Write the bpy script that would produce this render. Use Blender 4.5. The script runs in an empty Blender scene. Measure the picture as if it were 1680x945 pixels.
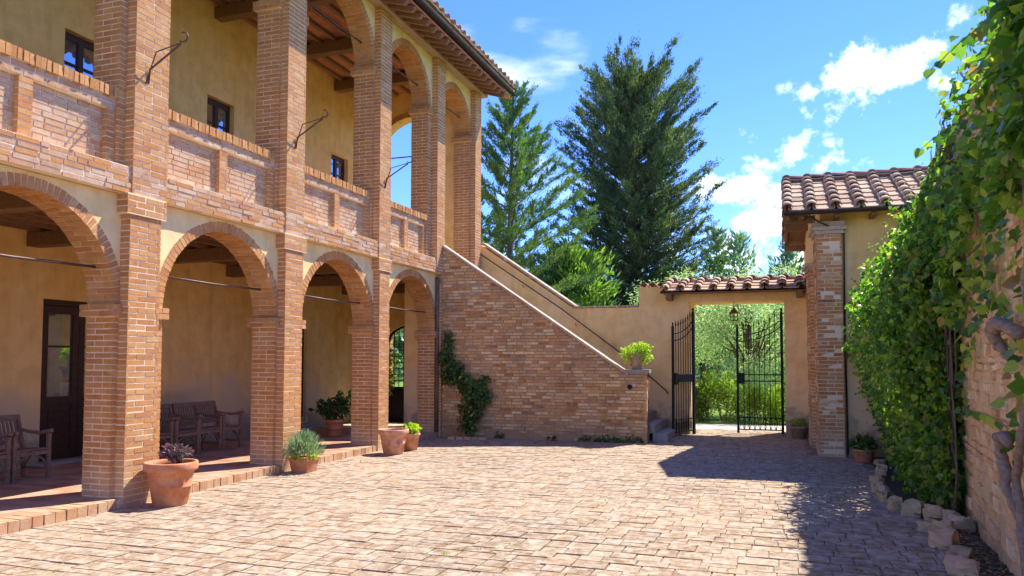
import bpy, math, random
import numpy as np
from mathutils import Matrix, Vector
R_ = random.Random(7)
rng = np.random.default_rng(11)
rad = math.radians
sc = bpy.context.scene
col = sc.collection

# ------------------------------------------------------------------ camera
CAM = np.array([6.84, 0.0, 1.6]); F = 1280 / 1680; TILT = rad(2.78); YAW = rad(19.0)
cd = bpy.data.cameras.new('camera'); cam = bpy.data.objects.new('camera', cd); col.objects.link(cam)
cam.location = CAM; cam.rotation_euler = (math.pi / 2 + TILT, rad(-0.09), YAW)
cd.sensor_width = 36; cd.lens = F * 36; cd.shift_y = 57 / 1680; cd.clip_start = .05; cd.clip_end = 4000
sc.camera = cam
_fw = np.array([-math.sin(YAW) * math.cos(TILT), math.cos(YAW) * math.cos(TILT), math.sin(TILT)])
_rt = np.array([math.cos(YAW), math.sin(YAW), 0.0]); _up = np.cross(_rt, _fw)

def project(P):
    """point(s) -> photograph pixels (1680 wide) and depth; used only to choose which pieces are near"""
    d = np.asarray(P) - CAM; z = d @ _fw
    zz = np.where(np.abs(z) < 1e-6, 1e-6, z)
    return 840 + 1280 * (d @ _rt) / zz, 529.5 - 1280 * (d @ _up) / zz, z

# ------------------------------------------------------------------ light
SUN = Vector((.376, .658, 1.0)).normalized()
el = math.asin(SUN.z); az = math.atan2(SUN.x, SUN.y)
sd = bpy.data.lights.new('sun', 'SUN'); sd.energy = 3.2; sd.angle = rad(.53); sd.color = (1, .95, .86)
so = bpy.data.objects.new('sun', sd); col.objects.link(so); so.location = (10, 20, 30)
so.rotation_euler = SUN.to_track_quat('Z', 'Y').to_euler()
w = bpy.data.worlds.new('World'); sc.world = w; w.use_nodes = True
nt = w.node_tree; N = nt.nodes; L = nt.links
for n in list(N): N.remove(n)
out = N.new('ShaderNodeOutputWorld'); bg = N.new('ShaderNodeBackground'); bg.inputs[1].default_value = .15
L.new(bg.outputs[0], out.inputs[0])
sky = N.new('ShaderNodeTexSky'); sky.sky_type = 'NISHITA'; sky.sun_disc = False
sky.sun_elevation = el; sky.sun_rotation = az; sky.air_density = 1.0; sky.dust_density = .1; sky.ozone_density = 2.5; sky.altitude = 1800
hs = N.new('ShaderNodeHueSaturation'); hs.inputs['Saturation'].default_value = 1.16; hs.inputs['Value'].default_value = 1.0
L.new(sky.outputs[0], hs.inputs['Color'])
tc = N.new('ShaderNodeTexCoord')
def wmath(op, a, b=None, c=None):
    m = N.new('ShaderNodeMath'); m.operation = op
    for i, v in enumerate((a, b, c)):
        if v is None: continue
        if isinstance(v, (int, float)): m.inputs[i].default_value = v
        else: L.new(v, m.inputs[i])
    return m.outputs[0]
def wdot(vec):
    m = N.new('ShaderNodeVectorMath'); m.operation = 'DOT_PRODUCT'; L.new(tc.outputs['Generated'], m.inputs[0])
    m.inputs[1].default_value = vec; return m.outputs['Value']
def pixdir(px, py):
    d = _fw + _rt * (px - 840) / 1280 - _up * (py - 529.5) / 1280
    return d / np.linalg.norm(d)
ns = N.new('ShaderNodeTexNoise'); ns.inputs['Scale'].default_value = 24; ns.inputs['Detail'].default_value = 12
ns.inputs['Roughness'].default_value = .62; L.new(tc.outputs['Generated'], ns.inputs['Vector'])
ns2 = N.new('ShaderNodeTexNoise'); ns2.inputs['Scale'].default_value = 2.6; ns2.inputs['Detail'].default_value = 7
mp = N.new('ShaderNodeMapping'); mp.inputs['Scale'].default_value = (1, 1, 3.0); mp.inputs['Location'].default_value = (5.3, 1.1, 5.27)
L.new(tc.outputs['Generated'], mp.inputs[0]); L.new(mp.outputs[0], ns2.inputs['Vector'])
nz = wmath('MULTIPLY', wmath('SUBTRACT', ns.outputs['Fac'], .5), 8.5)
cloud = None
# each cloud: where it stands in the sky, half width, half height (radians), tilt, density
for px, py, hw, hh, ti, dens in ((1350, 146, .034, .011, .10, .8), (1400, 136, .042, .020, .10, 1.0), (1455, 120, .042, .024, .2, 1.0), (1505, 104, .038, .024, .22, .9), (1532, 80, .022, .016, .2, .7),
                                 (1235, 308, .052, .022, .08, 1.0), (1290, 300, .045, .03, .0, .9),
                                 (1255, 372, .060, .024, .1, .95), (1285, 415, .085, .022, .05, .9), (1200, 440, .07, .016, .05, .6), (1292, 143, .012, .008, 0, .45)):
    c = pixdir(px, py); e1 = np.cross(c, (0, 0, 1)); e1 /= np.linalg.norm(e1); e2 = np.cross(e1, c)
    a1 = e1 * math.cos(ti) + e2 * math.sin(ti); a2 = -e1 * math.sin(ti) + e2 * math.cos(ti)
    dx = wmath('DIVIDE', wdot(tuple(a1)), hw); dy = wmath('DIVIDE', wdot(tuple(a2)), hh)
    r = wmath('SQRT', wmath('ADD', wmath('MULTIPLY', dx, dx), wmath('MULTIPLY', dy, dy)))
    front = wmath('GREATER_THAN', wdot(tuple(c)), 0)
    v = wmath('SUBTRACT', 1.35, wmath('ADD', r, nz))
    mr = N.new('ShaderNodeMapRange'); mr.interpolation_type = 'SMOOTHSTEP'; L.new(v, mr.inputs[0])
    mr.inputs[1].default_value = 0; mr.inputs[2].default_value = 1.7; mr.inputs[3].default_value = 0; mr.inputs[4].default_value = dens
    m = wmath('MULTIPLY', mr.outputs[0], front)
    cloud = m if cloud is None else wmath('MAXIMUM', cloud, m)
# scattered clouds added low in the rest of the sky, spread to brighten shade
sepz = N.new('ShaderNodeSeparateXYZ'); L.new(tc.outputs['Generated'], sepz.inputs[0])
mr = N.new('ShaderNodeMapRange'); mr.interpolation_type = 'SMOOTHSTEP'; L.new(ns2.outputs['Fac'], mr.inputs[0])
mr.inputs[1].default_value = .555; mr.inputs[2].default_value = .70; mr.inputs[3].default_value = 0; mr.inputs[4].default_value = .8
mrz = N.new('ShaderNodeMapRange'); L.new(sepz.outputs[2], mrz.inputs[0]); mrz.inputs[1].default_value = .8; mrz.inputs[2].default_value = .35
mrz.inputs[3].default_value = 0; mrz.inputs[4].default_value = 1
cloud = wmath('MAXIMUM', cloud, wmath('MULTIPLY', mr.outputs[0], mrz.outputs[0]))
mx = N.new('ShaderNodeMix'); mx.data_type = 'RGBA'; L.new(cloud, mx.inputs['Factor'])
tint = N.new('ShaderNodeMix'); tint.data_type = 'RGBA'; tint.blend_type = 'MULTIPLY'; tint.inputs['Factor'].default_value = 1
L.new(hs.outputs[0], tint.inputs['A']); tint.inputs['B'].default_value = (.47, .53, .87, 1)
L.new(tint.outputs['Result'], mx.inputs['A']); mx.inputs['B'].default_value = (5.0, 5.2, 5.5, 1)
L.new(mx.outputs['Result'], bg.inputs[0])
sc.view_settings.view_transform = 'Standard'; sc.view_settings.look = 'None'
sc.view_settings.exposure = 1.54; sc.view_settings.gamma = 1
sc.cycles.max_bounces = 8; sc.cycles.diffuse_bounces = 5; sc.cycles.transmission_bounces = 6; sc.cycles.transparent_max_bounces = 8

# ------------------------------------------------------------------ materials
class Mat:
    def __init__(s, name, rough=.85, spec=.2):
        s.m = bpy.data.materials.new(name); s.m.use_nodes = True
        s.N = s.m.node_tree.nodes; s.L = s.m.node_tree.links
        s.b = s.N['Principled BSDF']; s.b.inputs['Roughness'].default_value = rough
        s.b.inputs['Specular IOR Level'].default_value = spec
        s.tc = s.N.new('ShaderNodeTexCoord')
    def pos(s, scale=(1, 1, 1)):
        g = s.N.new('ShaderNodeNewGeometry'); m = s.N.new('ShaderNodeMapping'); m.inputs['Scale'].default_value = scale
        s.L.new(g.outputs['Position'], m.inputs[0]); return m.outputs[0]
    def noise(s, scale, detail=4, rough=.55, vec=None, dist=0):
        n = s.N.new('ShaderNodeTexNoise'); n.inputs['Scale'].default_value = scale; n.inputs['Detail'].default_value = detail
        n.inputs['Roughness'].default_value = rough; n.inputs['Distortion'].default_value = dist
        s.L.new(vec if vec is not None else s.pos(), n.inputs['Vector']); return n.outputs['Fac']
    def ramp(s, fac, stops, interp='LINEAR'):
        r = s.N.new('ShaderNodeValToRGB'); r.color_ramp.interpolation = interp
        e = r.color_ramp.elements
        while len(e) < len(stops): e.new(.5)
        for i, (p, c) in enumerate(stops): e[i].position = p; e[i].color = (*c, 1)
        s.L.new(fac, r.inputs[0]); return r.outputs[0]
    def math(s, op, a, b=None):
        m = s.N.new('ShaderNodeMath'); m.operation = op
        for i, v in enumerate((a, b)):
            if v is None: continue
            if isinstance(v, (int, float)): m.inputs[i].default_value = v
            else: s.L.new(v, m.inputs[i])
        return m.outputs[0]
    def mix(s, fac, a, b, mode='MIX'):
        m = s.N.new('ShaderNodeMix'); m.data_type = 'RGBA'; m.blend_type = mode
        for k, v in (('Factor', fac), ('A', a), ('B', b)):
            if isinstance(v, (int, float)): m.inputs[k].default_value = v
            elif isinstance(v, tuple): m.inputs[k].default_value = (*v, 1)
            else: s.L.new(v, m.inputs[k])
        return m.outputs['Result']
    def rnd(s):
        a = s.N.new('ShaderNodeAttribute'); a.attribute_name = 'rnd'; o = s.N.new('ShaderNodeObjectInfo')
        return s.math('FRACT', s.math('ADD', a.outputs['Fac'], o.outputs['Random']))
    def color(s, c): 
        if isinstance(c, tuple): s.b.inputs['Base Color'].default_value = (*c, 1)
        else: s.L.new(c, s.b.inputs['Base Color'])
        return s
    def bump(s, h, strength=.4, dist=.01):
        b = s.N.new('ShaderNodeBump'); b.inputs['Strength'].default_value = strength; b.inputs['Distance'].default_value = dist
        s.L.new(h, b.inputs['Height']); s.L.new(b.outputs[0], s.b.inputs['Normal']); return s

def masonry(name, stops, stain=(.25, .2, .15), stain_amt=.35, bumpd=.006, grain=60, pale=None, pale_amt=0, low=None, mottle=0, pscale=3.2):
    m = Mat(name, .9, .12)
    c = m.ramp(m.rnd(), stops)
    g = m.noise(grain, 5, .65)
    c = m.mix(1, c, m.ramp(g, [(.28, (.80, .78, .76)), (.5, (1, 1, 1)), (.75, (1.1, 1.1, 1.08))]), 'MULTIPLY')
    if mottle:
        q = m.noise(13, 8, .75); c = m.mix(1, c, m.ramp(q, [(.32, (1 - mottle,) * 3), (.5, (1, 1, 1)), (.66, (1 + mottle * .8,) * 3)]), 'MULTIPLY')
        q2 = m.noise(75, 4, .7); c = m.mix(m.ramp(q2, [(.58, (0, 0, 0)), (.70, (.6, .6, .6))]), c, (.2, .15, .12))
    st = m.noise(1.7, 6, .6)
    f = m.ramp(st, [(.52, (0, 0, 0)), (.72, (stain_amt,) * 3)])
    c = m.mix(f, c, stain)
    if mottle > .4:   # broad worn paths and damp patches
        c = m.mix(1, c, m.ramp(m.noise(.55, 5, .6), [(.3, (.80, .78, .74)), (.5, (1, 1, 1)), (.7, (1.10, 1.08, 1.04))]), 'MULTIPLY')
    if pale:
        f = m.ramp(m.noise(pscale, 7, .72), [(.45, (0, 0, 0)), (.62, (pale_amt,) * 3)])
        c = m.mix(f, c, pale)
    if low:
        geo = m.N.new('ShaderNodeNewGeometry'); sp = m.N.new('ShaderNodeSeparateXYZ'); m.L.new(geo.outputs['Position'], sp.inputs[0])
        zz = m.math('ADD', sp.outputs[2], m.math('MULTIPLY', m.noise(5, 5), .7))
        f = m.ramp(m.math('DIVIDE', zz, 1.4), [(.28, (low[1],) * 3), (.62, (0, 0, 0))])
        c = m.mix(f, c, low[0])
    m.color(c).bump(m.math('ADD', g, m.math('MULTIPLY', m.noise(18, 4), .6)), .5, bumpd)
    return m.m

BR = [(0, (.47, .20, .072)), (.2, (.53, .24, .082)), (.45, (.56, .27, .095)), (.7, (.59, .305, .115)), (.88, (.51, .22, .075)), (.96, (.62, .36, .16)), (1, (.48, .205, .075))]
M = {}
M['brick'] = masonry('facade brick', BR, stain=(.36, .25, .17), stain_amt=.3, mottle=.16, pale=(.64, .42, .24), pale_amt=.16, low=((.62, .48, .33), .75))
M['brick_pale'] = masonry('worn panel brick', [(0, (.50, .245, .12)), (.3, (.56, .33, .18)), (.6, (.60, .395, .235)), (.85, (.52, .25, .115)), (1, (.62, .45, .28))], pale=(.66, .51, .38), pale_amt=.4, mottle=.2)
M['brick_old'] = masonry('stair wall old brick', [(0, (.34, .145, .05)), (.15, (.52, .26, .09)), (.35, (.68, .43, .18)), (.5, (.52, .22, .075)), (.7, (.78, .57, .29)), (.85, (.46, .27, .11)), (1, (.82, .65, .38))],
                         stain=(.22, .13, .09), stain_amt=.5, pale=(.6, .42, .28), pale_amt=.35, bumpd=.012, low=((.34, .28, .2), .6), mottle=.3)
M['mortar'] = masonry('lime mortar', [(0, (.84, .69, .49)), (1, (.84, .69, .49))], stain=(.55, .4, .26), stain_amt=.4)
M['mortar_old'] = masonry('old earthy mortar', [(0, (.40, .29, .2)), (1, (.40, .29, .2))], stain=(.2, .14, .1), stain_amt=.6)
M['paver'] = masonry('courtyard paving brick', [(0, (.28, .18, .112)), (.25, (.335, .24, .155)), (.45, (.37, .275, .185)), (.62, (.31, .205, .125)), (.8, (.40, .31, .215)), (1, (.355, .22, .125))],
                     stain=(.30, .25, .21), stain_amt=.5, pale=(.56, .46, .36), pale_amt=.75, grain=38, bumpd=.016, mottle=.42, pscale=8.5)
M['paver_joint'] = masonry('sandy joints', [(0, (.27, .20, .14)), (1, (.27, .20, .14))], stain=(.16, .16, .08), stain_amt=.7)
M['terracotta_floor'] = masonry('terracotta floor', [(0, (.40, .2, .12)), (.5, (.48, .28, .18)), (1, (.54, .35, .24))], stain=(.4, .28, .2), stain_amt=.5)
M['rubble'] = masonry('rough ochre stone', [(0, (.70, .46, .22)), (.3, (.80, .58, .32)), (.55, (.74, .44, .22)), (.75, (.84, .66, .40)), (1, (.64, .36, .18))],
                      stain=(.4, .26, .14), stain_amt=.5, grain=25, bumpd=.03, mottle=.3)
M['rubble_mortar'] = masonry('stone wall mortar', [(0, (.70, .52, .29)), (1, (.70, .52, .29))], stain=(.35, .24, .14), stain_amt=.6, grain=30, bumpd=.03)
M['tile'] = masonry('weathered roof tile', [(0, (.44, .25, .15)), (.3, (.55, .37, .24)), (.55, (.60, .44, .3)), (.8, (.48, .27, .16)), (1, (.33, .21, .14))],
                    stain=(.17, .12, .08), stain_amt=.7, pale=(.62, .5, .36), pale_amt=.4, grain=45, mottle=.25)
M['tile_red'] = masonry('red ridge tile', [(0, (.40, .17, .12)), (.5, (.5, .26, .18)), (1, (.34, .18, .13))], stain=(.14, .11, .1), stain_amt=.7)
M['ceiling_tile'] = masonry('terracotta ceiling tile', [(0, (.50, .20, .11)), (.5, (.60, .27, .15)), (1, (.42, .17, .1))])
M['coping'] = masonry('pale stair coping', [(0, (.50, .38, .27)), (.5, (.56, .44, .33)), (1, (.46, .34, .24))], grain=30, mottle=.3)
M['stone'] = masonry('grey stone', [(0, (.32, .30, .28)), (.5, (.40, .37, .33)), (1, (.28, .27, .25))], grain=25)
M['border'] = masonry('mossy border stone', [(0, (.56, .40, .22)), (.5, (.50, .36, .22)), (1, (.6, .47, .3))], stain=(.2, .22, .08), stain_amt=.8, grain=25, bumpd=.03)

def plaster(name, base, dark, light, peel=None):
    m = Mat(name, .93, .1)
    n1 = m.noise(.9, 7, .6); n2 = m.noise(4, 6, .6); g = m.noise(90, 3)
    c = m.ramp(n1, [(.3, dark), (.5, base), (.7, light)])
    c = m.mix(1, c, m.ramp(n2, [(.3, (.86, .84, .8)), (.6, (1.04, 1.04, 1.04))]), 'MULTIPLY')
    sk = m.noise(2.4, 5, .6, m.pos((2.2, 2.2, .22)))
    c = m.mix(1, c, m.ramp(sk, [(.30, (.91, .89, .85)), (.50, (1, 1, 1))]), 'MULTIPLY')
    if peel:   # damp, faded plaster towards the foot of the wall
        geo = m.N.new('ShaderNodeNewGeometry'); sp = m.N.new('ShaderNodeSeparateXYZ'); m.L.new(geo.outputs['Position'], sp.inputs[0])
        zz = m.math('ADD', sp.outputs[2], m.math('MULTIPLY', m.math('SUBTRACT', n1, .5), 3.2))
        f = m.ramp(m.math('DIVIDE', zz, 2.4), [(.28, (.8, .8, .8)), (.55, (0, 0, 0))])
        c = m.mix(f, c, peel)
        zl = m.math('ADD', sp.outputs[2], m.math('MULTIPLY', m.math('SUBTRACT', m.noise(3.1, 7, .7), .5), 1.6))
        f = m.ramp(zl, [(.32, (.85, .85, .85)), (.62, (0, 0, 0))])
        c = m.mix(f, c, (.33, .26, .18))
    m.color(c).bump(m.math('ADD', g, m.math('MULTIPLY', n2, 2.0)), .3, .006)
    return m.m
M['plaster'] = plaster('ochre plaster', (.90, .60, .235), (.86, .54, .19), (.91, .65, .30), peel=(.72, .56, .36))
M['plaster_up'] = plaster('pale ochre plaster', (.90, .69, .33), (.87, .63, .28), (.91, .74, .40))
M['plaster_wall'] = plaster('weathered garden plaster', (.90, .60, .25), (.85, .53, .20), (.91, .66, .33), peel=(.78, .56, .33))

def wood(name, a, b, rough=.7, sc_=9):
    m = Mat(name, rough, .2)
    n = m.noise(sc_, 6, .65, m.pos((6, 1, 6)), .6); n2 = m.noise(sc_ * 3, 4)
    m.color(m.mix(1, m.ramp(n, [(.3, a), (.7, b)]), m.ramp(n2, [(.3, (.8,) * 3), (.7, (1.1,) * 3)]), 'MULTIPLY')).bump(n, .4, .004)
    return m.m
M['beam'] = wood('chestnut beam', (.17, .09, .045), (.30, .17, .09))
M['rafter'] = wood('sunworn rafter', (.20, .11, .06), (.33, .20, .12))
M['plate'] = wood('timber wall plate', (.40, .26, .15), (.56, .40, .26))
M['door'] = wood('dark walnut door', (.05, .028, .018), (.09, .05, .03), .45)
M['teak'] = wood('weathered teak', (.20, .125, .085), (.34, .235, .17))
M['bark'] = wood('bark', (.10, .075, .055), (.2, .15, .11), .95, 4)
M['vinebark'] = wood('grey brown vine bark', (.2, .14, .1), (.36, .27, .21), .95, 6)

def plain(name, c, rough=.5, metal=0, spec=.3, var=.25, sc_=12):
    m = Mat(name, rough, spec); m.b.inputs['Metallic'].default_value = metal
    n = m.noise(sc_, 5)
    m.color(m.mix(1, c, m.ramp(n, [(.3, (1 - var,) * 3), (.7, (1 + var,) * 3)]), 'MULTIPLY')); m.bump(m.noise(40, 3), .15, .003)
    return m.m
M['iron'] = plain('black wrought iron', (.018, .018, .02), .5, .6)
M['rod'] = plain('brown painted tie rod', (.12, .07, .06), .5, .3)
M['rust'] = plain('rusty iron', (.16, .085, .06), .7, .4)
M['gutter'] = plain('dark brown gutter', (.05, .032, .027), .55, .3)
M['pipe'] = plain('weathered brown pipe', (.17, .12, .085), .7, 0, .2, .35)
M['pot'] = masonry('terracotta pot', [(0, (.58, .22, .10)), (1, (.58, .22, .10))], stain=(.36, .17, .1), stain_amt=.5, pale=(.66, .42, .30), pale_amt=.45, pscale=6, mottle=.12)
M['pot_pale'] = plain('chalky terracotta pot', (.60, .31, .2), .9, 0, .1, .3, 9)
M['pot_stone'] = plain('mossy stone urn', (.38, .27, .18), .9, 0, .1, .35, 9)
M['grey_plastic'] = plain('grey planter', (.2, .2, .21), .6)
M['soil'] = plain('dry dark soil', (.09, .062, .045), .95, 0, .1, .5, 25)
M['gravel'] = plain('pale gravel path', (.60, .53, .44), .95, 0, .1, .3, 60)
M['white'] = plain('white plastic lamp', (.7, .7, .68), .4)
M['blackhole'] = plain('near-black socket', (.02, .018, .015), .9)
gm = Mat('window glass', .03, .8); gm.color((.34, .40, .46)); gm.b.inputs['Metallic'].default_value = .85; gm.b.inputs['Roughness'].default_value = .02; gm.b.inputs['IOR'].default_value = 1.7
gm.b.inputs['Specular IOR Level'].default_value = 1.0; M['glass'] = gm.m
gl = Mat('clear glazing', .02, .5); gl.color((.9, .95, .95)); gl.b.inputs['Transmission Weight'].default_value = 1; gl.b.inputs['IOR'].default_value = 1.08
M['clear'] = gl.m
gr = Mat('grass', .9, .1); n = gr.noise(1.2, 6); gr.color(gr.ramp(n, [(.3, (.10, .17, .03)), (.7, (.22, .32, .06))])).bump(gr.noise(40, 4), .6, .03); M['grass'] = gr.m

def leafmat(name, stops, trans=.35, rough=.5, spec=.35):
    m = Mat(name, rough, spec)
    c = m.ramp(m.rnd(), stops); n = m.noise(2.2, 3)
    c = m.mix(1, c, m.ramp(n, [(.3, (.8,) * 3), (.7, (1.15,) * 3)]), 'MULTIPLY')
    m.color(c)
    t = m.N.new('ShaderNodeBsdfTranslucent'); tcx = m.mix(1, c, (1.5, 1.7, .7), 'MULTIPLY'); m.L.new(tcx, t.inputs[0])
    ms = m.N.new('ShaderNodeMixShader'); ms.inputs[0].default_value = trans
    m.L.new(m.b.outputs[0], ms.inputs[1]); m.L.new(t.outputs[0], ms.inputs[2])
    m.L.new(ms.outputs[0], m.N['Material Output'].inputs[0]); return m.m
M['ivy'] = leafmat('ivy leaves', [(0, (.05, .13, .025)), (.3, (.09, .21, .03)), (.55, (.16, .31, .04)), (.78, (.28, .43, .055)), (.92, (.44, .52, .08)), (.965, (.34, .22, .08)), (1, (.10, .2, .06))], .55, .33, .6)
M['cedar'] = leafmat('dark cedar needles', [(0, (.06, .105, .06)), (.35, (.10, .155, .08)), (.6, (.17, .23, .105)), (.85, (.28, .33, .15)), (1, (.28, .24, .12))], .25, .6, .2)
M['fir'] = leafmat('green fir needles', [(0, (.06, .13, .075)), (.4, (.10, .20, .085)), (.75, (.18, .30, .095)), (1, (.32, .42, .12))], .25, .6, .2)
M['bright'] = leafmat('bright green feathery foliage', [(0, (.10, .2, .05)), (.5, (.20, .34, .07)), (1, (.34, .46, .12))], .4, .55, .2)
M['olive'] = leafmat('silvery olive leaves', [(0, (.24, .32, .22)), (.5, (.42, .52, .38)), (1, (.6, .68, .54))], .5, .5, .3)
M['shrub'] = leafmat('yellow green shrub leaves', [(0, (.08, .16, .03)), (.5, (.22, .34, .04)), (1, (.42, .5, .07))], .5, .5, .3)
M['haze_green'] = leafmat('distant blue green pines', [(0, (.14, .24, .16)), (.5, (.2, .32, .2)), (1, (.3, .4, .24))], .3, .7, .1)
M['wall_vine'] = leafmat('deep green climber leaves', [(0, (.03, .08, .02)), (.6, (.07, .15, .03)), (.93, (.12, .22, .05)), (1, (.5, .42, .08))], .3, .35, .5)
M['lavender'] = leafmat('grey green lavender', [(0, (.16, .24, .16)), (.5, (.26, .36, .25)), (1, (.38, .48, .36))], .3, .7, .1)
M['lime'] = leafmat('lime green leaves', [(0, (.25, .4, .03)), (.5, (.42, .55, .05)), (1, (.58, .66, .12))], .45, .5, .3)
M['succulent'] = leafmat('purple grey succulent', [(0, (.10, .13, .12)), (.4, (.2, .17, .18)), (.6, (.34, .12, .15)), (1, (.42, .22, .24))], .1, .4, .4)
M['flower'] = leafmat('white blossom', [(0, (.8, .78, .7)), (1, (.9, .9, .85))], .3)
M['dry'] = leafmat('fallen leaves', [(0, (.3, .17, .08)), (.5, (.45, .3, .14)), (1, (.3, .33, .1))], .2, .8, .1)

# ------------------------------------------------------------------ mesh building
ORG = {}
def org(o): return ORG.get(o.name, np.zeros(3)) if o else np.zeros(3)

def link(name, me, parent=None, local=False):
    o = bpy.data.objects.new(name, me); col.objects.link(o)
    if parent: o.parent = parent
    if parent and not local: ORG[o.name] = org(parent)
    return o

def mesh_np(name, V, Fs, rnd=None, mats=(), smooth=False):
    """V (n,3); Fs list of int arrays (m,k); rnd per face in the same order"""
    me = bpy.data.meshes.new(name); V = np.ascontiguousarray(V, dtype=np.float32)
    me.vertices.add(len(V)); me.vertices.foreach_set('co', V.ravel())
    Fs = [np.asarray(f, dtype=np.int32) for f in Fs if len(f)]
    idx = np.concatenate([f.ravel() for f in Fs]); tot = np.concatenate([np.full(len(f), f.shape[1], dtype=np.int32) for f in Fs])
    st = np.concatenate([[0], np.cumsum(tot)[:-1]]).astype(np.int32)
    me.loops.add(len(idx)); me.loops.foreach_set('vertex_index', idx)
    me.polygons.add(len(tot)); me.polygons.foreach_set('loop_start', st); me.polygons.foreach_set('loop_total', tot)
    me.polygons.foreach_set('use_smooth', np.full(len(tot), bool(smooth)))
    if rnd is not None:
        a = me.attributes.new('rnd', 'FLOAT', 'FACE'); a.data.foreach_set('value', np.asarray(rnd, dtype=np.float32))
    me.update(calc_edges=True)
    for m in mats: me.materials.append(m)
    return me

class MB:
    def __init__(s): s.v = []; s.f = []; s.r = []
    def add(s, vs, fs, r=None):
        b = len(s.v); s.v += [tuple(map(float, v)) for v in vs]; s.f += [tuple(b + i for i in f) for f in fs]
        s.r += [R_.random() if r is None else r] * len(fs); return s
    def box(s, x0, x1, y0, y1, z0, z1, r=None):
        v = [(x, y, z) for x in (x0, x1) for y in (y0, y1) for z in (z0, z1)]
        return s.add(v, [(0, 1, 3, 2), (4, 6, 7, 5), (0, 4, 5, 1), (2, 3, 7, 6), (0, 2, 6, 4), (1, 5, 7, 3)], r)
    def obox(s, c, A, r=None):   # A rows: full-length axes
        c = np.asarray(c, float); A = np.asarray(A, float)
        v = [c + (i * A[0] + j * A[1] + k * A[2]) / 2 for i in (-1, 1) for j in (-1, 1) for k in (-1, 1)]
        return s.add(v, [(0, 1, 3, 2), (4, 6, 7, 5), (0, 4, 5, 1), (2, 3, 7, 6), (0, 2, 6, 4), (1, 5, 7, 3)], r)
    def bar(s, p, q, wd, ht, up=(0, 0, 1)):
        p = np.array(p, float); q = np.array(q, float); d = q - p; l = np.linalg.norm(d); d /= l
        u = np.array(up, float); sd_ = np.cross(d, u); sd_ /= np.linalg.norm(sd_); u = np.cross(sd_, d)
        return s.obox((p + q) / 2, (d * l, sd_ * wd, u * ht))
    def tube(s, pts, r, n=6, cap=True):
        pts = [np.array(p, float) for p in pts]; rs = r if hasattr(r, '__len__') else [r] * len(pts); b = len(s.v)
        up = np.array((0, 0, 1.0)); prev = None; rings = []
        for i, p in enumerate(pts):
            d = pts[min(i + 1, len(pts) - 1)] - pts[max(i - 1, 0)]; d /= np.linalg.norm(d) + 1e-9
            if prev is None:
                a = np.cross(d, up if abs(d[2]) < .9 else np.array((1.0, 0, 0)))
            else: a = prev - d * (prev @ d)
            a /= np.linalg.norm(a) + 1e-9; prev = a; c = np.cross(d, a)
            rings += [p + rs[i] * (a * math.cos(2 * math.pi * k / n) + c * math.sin(2 * math.pi * k / n)) for k in range(n)]
        fs = [(i * n + k, i * n + (k + 1) % n, (i + 1) * n + (k + 1) % n, (i + 1) * n + k) for i in range(len(pts) - 1) for k in range(n)]
        if cap: fs += [tuple(range(n - 1, -1, -1)), tuple(range((len(pts) - 1) * n, len(pts) * n))]
        return s.add(rings, fs)
    def lathe(s, prof, c=(0, 0, 0), n=24, sq=None):
        vs = []
        for r, z in prof:
            for k in range(n):
                a = 2 * math.pi * (k + .5) / n; ca, sa = math.cos(a), math.sin(a)
                vs.append((c[0] + r * ca, c[1] + r * sa, c[2] + z))
        fs = [(i * n + k, i * n + (k + 1) % n, (i + 1) * n + (k + 1) % n, (i + 1) * n + k) for i in range(len(prof) - 1) for k in range(n)]
        return s.add(vs, fs)
    def prism(s, poly, axis, a0, a1):
        """poly in the two other axes (in x,y,z order), extruded along axis"""
        def P(p, a):
            p = list(p); p.insert(axis, a); return p
        n = len(poly); vs = [P(p, a0) for p in poly] + [P(p, a1) for p in poly]
        return s.add(vs, [tuple(range(n - 1, -1, -1)), tuple(range(n, 2 * n))] + [(i, (i + 1) % n, n + (i + 1) % n, n + i) for i in range(n)])
    def build(s, name, mat, parent=None, smooth=False, local=False):
        me = bpy.data.meshes.new(name)
        o_ = np.zeros(3) if local else org(parent)
        me.from_pydata([(v[0] - o_[0], v[1] - o_[1], v[2] - o_[2]) for v in s.v], [], s.f)
        a = me.attributes.new('rnd', 'FLOAT', 'FACE'); a.data.foreach_set('value', s.r)
        if smooth: me.polygons.foreach_set('use_smooth', [True] * len(s.f))
        me.materials.append(mat); me.validate()
        return link(name, me, parent, local)

def tag(o, label=None, cat=None, group=None, kind=None):
    if label: o['label'] = label
    if cat: o['category'] = cat
    if group: o['group'] = group
    if kind: o['kind'] = kind
    return o
def thing(name, loc, label, cat, group=None, rz=0):
    o = bpy.data.objects.new(name, None); col.objects.link(o); o.location = loc; o.rotation_euler = (0, 0, rz)
    o.empty_display_size = .2; ORG[o.name] = np.array(loc, float); return tag(o, label, cat, group)
def copy_thing(o, loc, rz, label):
    c = o.copy(); col.objects.link(c); c.location = loc; c.rotation_euler = (0, 0, rz); c['label'] = label
    for ch in list(o.children):
        d = ch.copy(); col.objects.link(d); d.parent = c
        for g in list(ch.children):
            e = g.copy(); col.objects.link(e); e.parent = d
    return c
def struct(mb, name, mat, parent=None): return tag(mb.build(name, mat, parent), kind='structure')

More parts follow.
